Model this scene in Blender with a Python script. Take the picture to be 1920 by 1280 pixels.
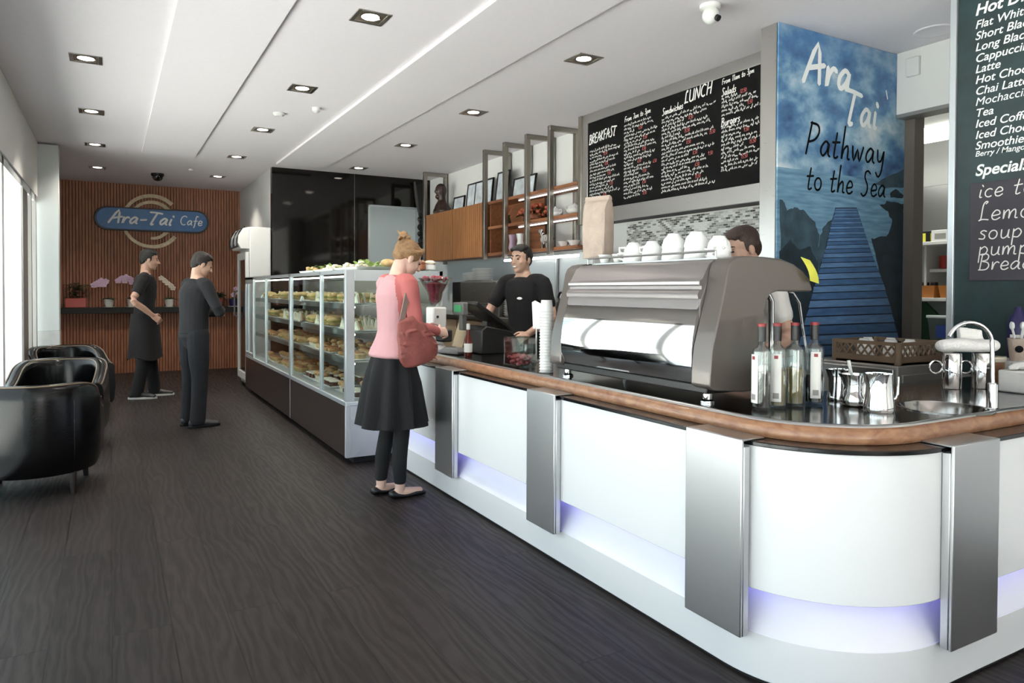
import bpy, bmesh, math, random
from mathutils import Vector as V, Matrix as MX
random.seed(7)
PI = math.pi
SC = bpy.context.scene
COL = SC.collection
for _o in list(bpy.data.objects):
    bpy.data.objects.remove(_o)

# ------------------------------------------------------------------ camera, world, light, exposure
CAM_H = 1.35
F_PX, CY_PX = 1334.4, 568.0
YAW, PITCH, ROLL = 0.5140, 0.01775, -0.00412
_f = V((math.sin(YAW)*math.cos(PITCH), math.cos(YAW)*math.cos(PITCH), -math.sin(PITCH)))
_r = V((math.cos(YAW), -math.sin(YAW), 0))
_d = _f.cross(_r)
C_R = _r*math.cos(ROLL) + _d*math.sin(ROLL)
C_D = -_r*math.sin(ROLL) + _d*math.cos(ROLL)
C_F = _f
cd = bpy.data.cameras.new('camera')
cam = bpy.data.objects.new('camera', cd)
COL.objects.link(cam)
cd.sensor_width = 36
cd.lens = 36*F_PX/1920
cd.shift_y = (CY_PX-640)/1920
cd.clip_start = 0.05
cam.matrix_world = MX(((C_R.x, -C_D.x, -C_F.x, 0), (C_R.y, -C_D.y, -C_F.y, 0), (C_R.z, -C_D.z, -C_F.z, CAM_H), (0, 0, 0, 1)))
SC.camera = cam

w = bpy.data.worlds.new('World')
SC.world = w
w.use_nodes = True
bg = w.node_tree.nodes['Background']
bg.inputs[0].default_value = (0.90, 0.955, 1.0, 1)
bg.inputs[1].default_value = 3.6
sd = bpy.data.lights.new('sun', 'SUN')
sd.energy = 52
sd.color = (1, .96, .9)
sd.angle = math.radians(2)
sun = bpy.data.objects.new('sun', sd)
COL.objects.link(sun)
sun.rotation_euler = V((-.28, .42, -.86)).to_track_quat('-Z', 'Y').to_euler()
SC.view_settings.view_transform = 'Standard'
SC.view_settings.look = 'None'
SC.view_settings.gamma = 1
SC.view_settings.use_curve_mapping = False
SC.view_settings.exposure = 0.0
try:
    SC.cycles.max_bounces = 10
    SC.cycles.transparent_max_bounces = 24
    SC.cycles.caustics_reflective = False
    SC.cycles.caustics_refractive = False
except Exception:
    pass
CEIL = 3.03


def at(px, py, ax, val):
    """point of the survey: the sight line through a photo pixel met with the plane axis=val"""
    d = C_R*((px-960)/F_PX) + C_D*((py-CY_PX)/F_PX) + C_F
    c = V((0, 0, CAM_H))
    return c + d*((val-c[ax])/d[ax])


# ------------------------------------------------------------------ materials
def lin(c):
    if isinstance(c, str):
        c = [int(c[i:i+2], 16)/255 for i in (0, 2, 4)]
    return tuple((x/12.92 if x <= .04045 else ((x+.055)/1.055)**2.4) for x in c) + (1,)


def nodes(m):
    m.use_nodes = True
    nt = m.node_tree
    return nt, nt.nodes['Principled BSDF']


def pm(name, col, rough=.5, metal=0., noise=0., nscale=20., bump=0., bscale=80., coat=0., stretch=(1, 1, 1), spec=.5, sheen=0.):
    m = bpy.data.materials.new(name)
    nt, b = nodes(m)
    c = lin(col)
    b.inputs['Base Color'].default_value = c
    b.inputs['Roughness'].default_value = rough
    b.inputs['Metallic'].default_value = metal
    b.inputs['Coat Weight'].default_value = coat
    b.inputs['Specular IOR Level'].default_value = spec
    b.inputs['Sheen Weight'].default_value = sheen
    N, L = nt.nodes.new, nt.links.new
    if noise or bump:
        tc = N('ShaderNodeTexCoord')
        mp = N('ShaderNodeMapping')
        mp.inputs['Scale'].default_value = stretch
        L(tc.outputs['Object'], mp.inputs[0])
    if noise:
        t = N('ShaderNodeTexNoise')
        t.inputs['Scale'].default_value = nscale
        t.inputs['Detail'].default_value = 4
        L(mp.outputs[0], t.inputs['Vector'])
        r = N('ShaderNodeMapRange')
        r.inputs['From Min'].default_value = .3
        r.inputs['From Max'].default_value = .7
        r.inputs['To Min'].default_value = 1-noise
        r.inputs['To Max'].default_value = 1+noise*.6
        L(t.outputs['Fac'], r.inputs['Value'])
        mx = N('ShaderNodeVectorMath')
        mx.operation = 'SCALE'
        mx.inputs[0].default_value = c[:3]
        L(r.outputs[0], mx.inputs['Scale'])
        L(mx.outputs[0], b.inputs['Base Color'])
    if bump:
        t2 = N('ShaderNodeTexNoise')
        t2.inputs['Scale'].default_value = bscale
        t2.inputs['Detail'].default_value = 3
        L(mp.outputs[0], t2.inputs['Vector'])
        bp = N('ShaderNodeBump')
        bp.inputs['Strength'].default_value = bump
        bp.inputs['Distance'].default_value = .01
        L(t2.outputs['Fac'], bp.inputs['Height'])
        L(bp.outputs[0], b.inputs['Normal'])
    return m


def emit(name, col, s):
    m = bpy.data.materials.new(name)
    nt, b = nodes(m)
    b.inputs['Base Color'].default_value = lin(col)
    b.inputs['Emission Color'].default_value = lin(col)
    b.inputs['Emission Strength'].default_value = s
    return m


def glass(name, tint='ffffff', refl=.08, rough=.02):
    m = bpy.data.materials.new(name)
    m.use_nodes = True
    nt = m.node_tree
    nt.nodes.clear()
    N, L = nt.nodes.new, nt.links.new
    o = N('ShaderNodeOutputMaterial')
    t = N('ShaderNodeBsdfTransparent')
    t.inputs[0].default_value = lin(tint)
    g = N('ShaderNodeBsdfGlossy')
    g.inputs['Roughness'].default_value = rough
    lw = N('ShaderNodeLayerWeight')
    lw.inputs['Blend'].default_value = .25
    mr = N('ShaderNodeMapRange')
    mr.inputs['To Min'].default_value = refl*.5
    mr.inputs['To Max'].default_value = min(1, refl*4)
    L(lw.outputs['Facing'], mr.inputs['Value'])
    mix = N('ShaderNodeMixShader')
    L(mr.outputs[0], mix.inputs[0])
    L(t.outputs[0], mix.inputs[1])
    L(g.outputs[0], mix.inputs[2])
    L(mix.outputs[0], o.inputs[0])
    return m


def wood(name, c1, c2, rough=.45, scale=6., stretch=(12, 1, 12), coat=0.):
    m = bpy.data.materials.new(name)
    nt, b = nodes(m)
    N, L = nt.nodes.new, nt.links.new
    tc = N('ShaderNodeTexCoord')
    mp = N('ShaderNodeMapping')
    mp.inputs['Scale'].default_value = stretch
    L(tc.outputs['Object'], mp.inputs[0])
    t = N('ShaderNodeTexNoise')
    t.inputs['Scale'].default_value = scale
    t.inputs['Detail'].default_value = 6
    t.inputs['Distortion'].default_value = .6
    L(mp.outputs[0], t.inputs['Vector'])
    r = N('ShaderNodeValToRGB')
    r.color_ramp.elements[0].position = .3
    r.color_ramp.elements[1].position = .7
    r.color_ramp.elements[0].color = lin(c1)
    r.color_ramp.elements[1].color = lin(c2)
    L(t.outputs['Fac'], r.inputs[0])
    L(r.outputs[0], b.inputs['Base Color'])
    b.inputs['Roughness'].default_value = rough
    b.inputs['Coat Weight'].default_value = coat
    return m


def floor_mat():
    m = bpy.data.materials.new('dark_plank_floor')
    nt, b = nodes(m)
    N, L = nt.nodes.new, nt.links.new
    tc = N('ShaderNodeTexCoord')
    mp = N('ShaderNodeMapping')
    mp.inputs['Rotation'].default_value = (0, 0, PI/2)
    L(tc.outputs['Object'], mp.inputs[0])

    def brick(c1, c2, mo, ms):
        br = N('ShaderNodeTexBrick')
        br.inputs['Scale'].default_value = 1
        br.inputs['Brick Width'].default_value = 2.1
        br.inputs['Row Height'].default_value = .21
        br.inputs['Mortar Size'].default_value = ms
        br.inputs['Mortar Smooth'].default_value = .1
        br.inputs['Color1'].default_value = c1
        br.inputs['Color2'].default_value = c2
        br.inputs['Mortar'].default_value = mo
        L(mp.outputs[0], br.inputs['Vector'])
        return br
    br = brick(lin('262120'), lin('302a28'), lin('0f0c0b'), .003)
    rnd_ = brick((0, 0, 0, 1), (1, 1, 1, 1), (0, 0, 0, 1), 0)
    # every board gets its own piece of grain
    off = N('ShaderNodeVectorMath')
    off.operation = 'SCALE'
    off.inputs['Scale'].default_value = 37.0
    L(rnd_.outputs['Color'], off.inputs[0])
    ad = N('ShaderNodeVectorMath')
    L(tc.outputs['Object'], ad.inputs[0])
    L(off.outputs[0], ad.inputs[1])
    m2 = N('ShaderNodeMapping')
    m2.inputs['Scale'].default_value = (1, .16, 1)
    L(ad.outputs[0], m2.inputs[0])
    wv = N('ShaderNodeTexWave')
    wv.wave_type = 'BANDS'
    wv.bands_direction = 'X'
    wv.inputs['Scale'].default_value = 7
    wv.inputs['Distortion'].default_value = 14
    wv.inputs['Detail'].default_value = 3
    wv.inputs['Detail Scale'].default_value = 1.3
    L(m2.outputs[0], wv.inputs['Vector'])
    m3 = N('ShaderNodeMapping')
    m3.inputs['Scale'].default_value = (60, 2.5, 1)
    L(ad.outputs[0], m3.inputs[0])
    t = N('ShaderNodeTexNoise')
    t.inputs['Scale'].default_value = 2
    t.inputs['Detail'].default_value = 5
    L(m3.outputs[0], t.inputs['Vector'])
    s1 = N('ShaderNodeMath')
    s1.operation = 'MULTIPLY_ADD'
    s1.inputs[1].default_value = .6
    L(wv.outputs['Fac'], s1.inputs[0])
    L(t.outputs['Fac'], s1.inputs[2])
    r = N('ShaderNodeMapRange')
    r.inputs['From Min'].default_value = .3
    r.inputs['From Max'].default_value = 1.3
    r.inputs['To Min'].default_value = .62
    r.inputs['To Max'].default_value = 1.15
    L(s1.outputs[0], r.inputs['Value'])
    mx = N('ShaderNodeVectorMath')
    mx.operation = 'SCALE'
    L(br.outputs['Color'], mx.inputs[0])
    L(r.outputs[0], mx.inputs['Scale'])
    L(mx.outputs[0], b.inputs['Base Color'])
    rr = N('ShaderNodeMapRange')
    rr.inputs['From Max'].default_value = 1.3
    rr.inputs['To Min'].default_value = .62
    rr.inputs['To Max'].default_value = .42
    L(s1.outputs[0], rr.inputs['Value'])
    L(rr.outputs[0], b.inputs['Roughness'])
    bp = N('ShaderNodeBump')
    bp.inputs['Strength'].default_value = .16
    bp.inputs['Distance'].default_value = .003
    L(s1.outputs[0], bp.inputs['Height'])
    L(bp.outputs[0], b.inputs['Normal'])
    b.inputs['Specular IOR Level'].default_value = .22
    return m


def steel_mat(name, col='b9babb', rough=.3, stretch=(1, 1, 60), amt=.12):
    m = bpy.data.materials.new(name)
    nt, b = nodes(m)
    N, L = nt.nodes.new, nt.links.new
    b.inputs['Metallic'].default_value = 1
    b.inputs['Base Color'].default_value = lin(col)
    tc = N('ShaderNodeTexCoord')
    mp = N('ShaderNodeMapping')
    mp.inputs['Scale'].default_value = stretch
    L(tc.outputs['Object'], mp.inputs[0])
    t = N('ShaderNodeTexNoise')
    t.inputs['Scale'].default_value = 9
    t.inputs['Detail'].default_value = 4
    L(mp.outputs[0], t.inputs['Vector'])
    r = N('ShaderNodeMapRange')
    r.inputs['To Min'].default_value = max(.03, rough-amt)
    r.inputs['To Max'].default_value = rough+amt
    L(t.outputs['Fac'], r.inputs['Value'])
    L(r.outputs[0], b.inputs['Roughness'])
    return m


def mosaic_mat():
    m = bpy.data.materials.new('mosaic_tile')
    nt, b = nodes(m)
    N, L = nt.nodes.new, nt.links.new
    tc = N('ShaderNodeTexCoord')
    sp = N('ShaderNodeSeparateXYZ')
    L(tc.outputs['Object'], sp.inputs[0])
    cb = N('ShaderNodeCombineXYZ')
    L(sp.outputs['Y'], cb.inputs['X'])
    L(sp.outputs['Z'], cb.inputs['Y'])
    br = N('ShaderNodeTexBrick')
    br.inputs['Scale'].default_value = 1
    br.inputs['Brick Width'].default_value = .05
    br.inputs['Row Height'].default_value = .017
    br.inputs['Mortar Size'].default_value = .0018
    br.inputs['Bias'].default_value = 0
    br.inputs['Color1'].default_value = (0, 0, 0, 1)
    br.inputs['Color2'].default_value = (1, 1, 1, 1)
    br.inputs['Mortar'].default_value = (.62, .62, .62, 1)
    L(cb.outputs[0], br.inputs['Vector'])
    r = N('ShaderNodeValToRGB')
    e = r.color_ramp.elements
    e[0].color = lin('3a3836')
    e[1].color = lin('dcdcd8')
    e[1].position = .75
    k = r.color_ramp.elements.new(.3)
    k.color = lin('8c8985')
    L(br.outputs['Color'], r.inputs[0])
    L(r.outputs[0], b.inputs['Base Color'])
    b.inputs['Roughness'].default_value = .25
    return m


def mural_mat():
    """printed sky and sea picture"""
    m = bpy.data.materials.new('printed_sky_and_sea')
    nt, b = nodes(m)
    N, L = nt.nodes.new, nt.links.new
    tc = N('ShaderNodeTexCoord')
    mp = N('ShaderNodeMapping')
    mp.inputs['Scale'].default_value = (1.0, 1.0, 1.35)
    mp.inputs['Rotation'].default_value = (0, .5, 0)
    L(tc.outputs['Object'], mp.inputs[0])
    t = N('ShaderNodeTexNoise')
    t.inputs['Scale'].default_value = 3.1
    t.inputs['Detail'].default_value = 5
    t.inputs['Roughness'].default_value = .55
    L(mp.outputs[0], t.inputs['Vector'])
    r = N('ShaderNodeValToRGB')
    e = r.color_ramp.elements
    e[0].position, e[0].color = .32, lin('2c4672')
    e[1].position, e[1].color = .68, lin('cfd8de')
    k = e.new(.45)
    k.color = lin('4f7ca6')
    k = e.new(.56)
    k.color = lin('8fb0c6')
    L(t.outputs['Fac'], r.inputs[0])
    sp = N('ShaderNodeSeparateXYZ')
    L(tc.outputs['Object'], sp.inputs[0])
    g = N('ShaderNodeMapRange')
    g.inputs['From Min'].default_value = 2.75
    g.inputs['From Max'].default_value = 3.3
    L(sp.outputs['Z'], g.inputs['Value'])
    mx = N('ShaderNodeMix')
    mx.data_type = 'RGBA'
    L(g.outputs[0], mx.inputs[0])
    L(r.outputs[0], mx.inputs[6])
    mx.inputs[7].default_value = lin('3f6da0')
    # sea below the horizon
    t2 = N('ShaderNodeTexNoise')
    t2.inputs['Scale'].default_value = 5
    mp2 = N('ShaderNodeMapping')
    mp2.inputs['Scale'].default_value = (1, 1, 9)
    L(tc.outputs['Object'], mp2.inputs[0])
    L(mp2.outputs[0], t2.inputs['Vector'])
    r2 = N('ShaderNodeValToRGB')
    r2.color_ramp.elements[0].position = .3
    r2.color_ramp.elements[1].position = .7
    r2.color_ramp.elements[0].color = lin('54809f')
    r2.color_ramp.elements[1].color = lin('7fa6bf')
    L(t2.outputs['Fac'], r2.inputs[0])
    h = N('ShaderNodeMath')
    h.operation = 'GREATER_THAN'
    h.inputs[1].default_value = 2.13
    L(sp.outputs['Z'], h.inputs[0])
    m3 = N('ShaderNodeMix')
    m3.data_type = 'RGBA'
    L(h.outputs[0], m3.inputs[0])
    L(r2.outputs[0], m3.inputs[6])
    L(mx.outputs[2], m3.inputs[7])
    L(m3.outputs[2], b.inputs['Base Color'])
    b.inputs['Roughness'].default_value = .45
    return m


M = {}
M['floor'] = floor_mat()
M['ceiling'] = pm('white_ceiling_plaster', 'e4dee2', .8, noise=.015, nscale=30, bump=.04, bscale=60)
M['white_wall'] = pm('white_wall_paint', 'dcdbd8', .7)
M['side_wall'] = pm('grey_side_paint', 'c4c4c2', .7)
M['pale_room'] = pm('pale_green_white_paint', 'dfe8e6', .7)
M['slat'] = wood('brown_timber_slats', '8a563c', 'b27757', .5, 3, (18, 18, 1.2))
M['slat_gap'] = pm('dark_timber_groove', '2a1a13', .7)
M['white_gloss'] = pm('white_gloss_laminate', 'e6e8e9', .18, coat=.3)
M['white_frame'] = pm('white_powder_coat', 'e6e9ea', .35)
M['frame_grey'] = pm('grey_aluminium', '9a9793', .4, .6)
M['frame_brown'] = pm('brown_grey_door_leaf', '6d645d', .4)
M['pillar'] = pm('grey_white_pillar_paint', 'bfc4c3', .7)
M['stone'] = pm('pale_grey_tile', 'b6b7b5', .5, noise=.1, nscale=9)
M['black_glass'] = pm('black_glass_panel', '0b0908', .06)
M['steel'] = steel_mat('brushed_steel', 'b4b4b3', .3, (1, 1, 60), .05)
M['steel_h'] = steel_mat('brushed_steel_band', 'c0beba', .28, (1, 1, 30), .015)
M['steel_strap'] = steel_mat('brushed_steel_strap', 'c8c9cb', .36, (40, 40, 1), .08)
M['steel_top'] = steel_mat('polished_bench_steel', '8d8b88', .14, (3, 3, 3), .06)
M['chrome'] = pm('chrome', 'eeeeee', .04, 1)
M['satin'] = pm('satin_nickel', 'a7a39c', .3, 1)
M['bracket'] = pm('brushed_nickel_tube', '9f9a92', .33, 1)
M['alu'] = pm('satin_aluminium_frame', 'cfd6da', .32, .75)
M['wood_edge'] = wood('oiled_hardwood', '80543c', 'a67c5c', .35, 4, (5, 5, 9), .2)
M['cab_wood'] = wood('ribbed_teak_veneer', '8a5a36', 'a67346', .5, 3, (10, 14, 1))
M['shelf_wood'] = wood('teak_shelf', '71452a', '986240', .5, 3, (10, 1, 10))
M['black_edge'] = pm('black_gloss_edge', '0c0c0e', .15)
M['led'] = emit('lavender_led', '9a92ff', 1.3)
M['lamp'] = emit('lamp_disc', 'fff6e8', 14)
M['tube'] = emit('fluorescent_tube', 'ffffff', 2)
M['added_case_tube'] = emit('added_case_light_tube', 'fffaf0', 12)  # glow for the tubes added inside the display case
M['strip_tube'] = emit('strip_light_tube', 'ffffff', 7)
M['end_panel'] = pm('satin_steel_panel', 'b9bcc2', .4, .35)
M['tube_big'] = emit('fluorescent_panel', 'fdfff6', 9)
M['case_base'] = pm('dark_brown_laminate', '2f2624', .3, noise=.1, nscale=5)
M['glass'] = glass('clear_glass', 'f1f7f6', .07)
M['glass_thin'] = glass('clear_glassware', 'eef3f2', .16)
M['window_glass'] = glass('window_glass', 'f4f9fa', .05)
M['leather'] = pm('black_leather', '050506', .2, bump=.06, bscale=120, spec=.32)
M['piping'] = pm('worn_leather_piping', '6a5a48', .35)
M['leg_wood'] = pm('dark_stained_leg', '1c1412', .4)
M['black'] = pm('matte_black', '121213', .55)
M['black_plastic'] = pm('black_plastic', '151516', .35)
M['grey_plastic'] = pm('grey_plastic', '6e6d6c', .45)
M['white_plastic'] = pm('white_plastic', 'd8d8d6', .35)
M['white_china'] = pm('white_china', 'f0f0ee', .2)
M['cream_china'] = pm('cream_china', 'dcd2bd', .3)
M['taupe'] = pm('taupe_metallic_enamel', '6a625d', .28, .35, noise=.05, nscale=200, coat=.3)
M['taupe_light'] = pm('light_taupe_panel', '8c8584', .35, .5)
M['paper'] = pm('white_paper', 'e4e4e2', .7)
M['kraft'] = pm('brown_kraft_paper', 'b09f92', .85, noise=.12, nscale=14, bump=.9, bscale=22)
M['yellow'] = pm('yellow_sticky_note', 'e3e25a', .7)
M['chalk_black'] = pm('blackboard_paint', '0d0c0d', .75, noise=.15, nscale=6, spec=.15)
M['chalk_white'] = pm('white_chalk', 'dcdad6', .9)
M['chalk_red'] = pm('red_chalk', 'a65552', .9)
M['board_green'] = pm('dark_green_print', '1f3436', .45, noise=.45, nscale=5)
M['slate'] = pm('grey_slate_panel', '3d3a41', .7, noise=.1, nscale=8)
M['white_ink'] = pm('white_ink', 'e8ebea', .6)
M['black_ink'] = pm('black_ink', '0c0d10', .8, spec=.15)
M['sign_blue'] = pm('blue_sign_enamel', '3d6ea4', .4, noise=.06, nscale=6)
M['sign_rim'] = pm('dark_sign_rim', '2c3440', .4)
M['bronze'] = pm('weathered_bronze', 'b3a286', .4, .3, noise=.2, nscale=20)
M['mural'] = mural_mat()
M['mosaic'] = mosaic_mat()
M['splash'] = pm('pale_blue_splashback', 'd8e2e2', .2)
M['red_pot'] = pm('red_glazed_pot', 'a84a40', .3)
M['white_pot'] = pm('white_glazed_pot', 'd8d6d2', .3)
M['leaf'] = pm('dark_green_leaf', '2f4526', .5, noise=.3, nscale=20)
M['leaf_light'] = pm('fresh_green_leaf', '8fac58', .5, noise=.3, nscale=30)
M['petal_pink'] = pm('pale_pink_petal', 'd3b6cf', .6)
M['petal_white'] = pm('cream_petal', 'ddd2c2', .6)
M['skin1'] = pm('skin_tan', 'b08a77', .5, noise=.04, nscale=30)
M['skin2'] = pm('skin_fair', 'd4b1a0', .5, noise=.04, nscale=30)
M['skin3'] = pm('skin_warm', 'bf9a86', .5, noise=.04, nscale=30)
M['hair_black'] = pm('black_hair', '0c0a09', .65, noise=.3, nscale=60, bump=.5, bscale=150)
M['hair_dark'] = pm('dark_brown_hair', '1c1512', .65, noise=.3, nscale=60, bump=.5, bscale=150)
M['hair_blond'] = pm('dark_blonde_hair', '8d6b47', .5, noise=.45, nscale=30, bump=.6, bscale=90, stretch=(3, 1, 3))
M['hair_brown'] = pm('brown_hair', '3a2720', .5, noise=.3, nscale=60, bump=.5, bscale=150)
M['tee_black'] = pm('black_cotton', '0d0c0f', .9, bump=.35, bscale=14)
M['sweater'] = pm('charcoal_knit', '16171b', .95, bump=.35, bscale=14)
M['jeans'] = pm('dark_denim', '101218', .9, bump=.4, bscale=16, noise=.15, nscale=10)
M['apron'] = pm('faded_black_apron', '131112', .95, bump=.4, bscale=12)
M['skirt'] = pm('black_jersey', '0d0e11', .9, bump=.2, bscale=20)
M['legging'] = pm('black_legging', '101114', .9)
M['coral'] = pm('coral_knit', 'ad5f5d', .85, bump=.3, bscale=25)
M['pink'] = pm('pale_pink_knit', 'bd9094', .85, bump=.3, bscale=25)
M['bag'] = pm('crinkled_coral_leather', '85453f', .6, bump=.8, bscale=30, noise=.2, nscale=20)
M['strap'] = pm('taupe_bag_strap', '7d6860', .6)
M['shoe_black'] = pm('black_shoe', '131315', .4)
M['shoe_grey'] = pm('scuffed_dark_shoe', '2c2a2b', .5)
M['sole_white'] = pm('white_rubber_sole', 'dedcd8', .6)
M['eye'] = pm('dark_eye', '1a1210', .2)
M['lip'] = pm('lip', 'a8645a', .5)
M['bread'] = pm('golden_bread', 'd3b27c', .7, noise=.3, nscale=22)
M['pale_bread'] = pm('pale_bread', 'efe6d0', .8, noise=.2, nscale=25)
M['ham'] = pm('pink_filling', 'c98a7a', .6, noise=.3, nscale=30)
M['pastry'] = pm('brown_pastry', 'bd9260', .6, noise=.4, nscale=25)
M['cream'] = pm('cream_topping', 'efe6d2', .6)
M['choc'] = pm('dark_cake', '5a2c1c', .6, noise=.3, nscale=20)
M['tomato'] = pm('orange_red_topping', 'b87a4c', .5, noise=.4, nscale=30)
M['paper_case'] = pm('paper_case', 'd9cdb8', .8)
M['bottle_amber'] = pm('amber_sauce', '5e1f12', .15)
M['syrup_dark'] = pm('dark_syrup', '2c1a18', .4, spec=.2)
M['syrup_gold'] = pm('golden_syrup', 'a58a58', .4, spec=.2)
M['label'] = pm('pale_printed_label', 'e2e0dc', .6)
M['label_print'] = pm('grey_label_print', '8f8c88', .6)
M['red_cap'] = pm('red_cap', '8f2326', .4)
M['candy'] = pm('pink_sweets', 'bb4a50', .4, noise=.5, nscale=90)
M['berry'] = pm('crushed_raspberry', '9c2640', .4, noise=.5, nscale=80)
M['crate'] = pm('brown_plastic_crate', '77634f', .6)
M['machine_grey'] = pm('grey_enamel', '8e8a86', .4, .3)
M['beige'] = pm('beige_laminate', 'b7a488', .5, noise=.08, nscale=6)
M['green_led'] = emit('green_display', '2f8a55', .35)
M['towel'] = pm('white_towelling', 'eceae6', .95, bump=.6, bscale=60)
M['cloth'] = pm('grey_white_cloth', 'd2d0cc', .9, bump=.4, bscale=40)
M['orange_plastic'] = pm('orange_plastic', 'b87436', .5)
M['green_plastic'] = pm('green_plastic', '1d4a33', .5)
M['red_plastic'] = pm('red_plastic', '9b2f28', .5)
M['blue_label'] = pm('blue_label', '27418c', .5)
M['yellow_label'] = pm('yellow_label', 'd7d24a', .5)
M['purple'] = pm('dark_purple_plastic', '241f52', .35)
M['tub'] = glass('cloudy_tub', 'c9dadf', .15, .3)
M['pavement'] = pm('pale_pavement', 'd5d3ce', .8, noise=.1, nscale=4)
M['teal_facade'] = pm('pale_teal_cladding', '3f7480', .6, noise=.08, nscale=3)
M['teal_dark'] = pm('dark_teal_glass', '0d2228', .2)
M['pier_a'] = pm('printed_plank_light', '5b80aa', .5, noise=.25, nscale=7, stretch=(1, 1, 6))
M['pier_b'] = pm('printed_plank_mid', '40658f', .5, noise=.25, nscale=7, stretch=(1, 1, 6))
M['pier_gap'] = pm('printed_plank_gap', '16233c', .5)
M['rock'] = pm('printed_rock', '3b5260', .5, noise=.5, nscale=9)
M['rock_dark'] = pm('printed_dark_shrub', '20303a', .5, noise=.5, nscale=11)
M['photo_print'] = pm('pale_photo_print', 'cdd4da', .4, noise=.3, nscale=12)
M['flower_red'] = pm('red_orange_flowers', 'b0573a', .6, noise=.4, nscale=40)
M['bust'] = pm('dark_brown_bust', '33201b', .4)
M['terracotta'] = pm('terracotta', 'a4694c', .6)
M['iron'] = pm('blackened_iron', '16110f', .45)


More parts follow.
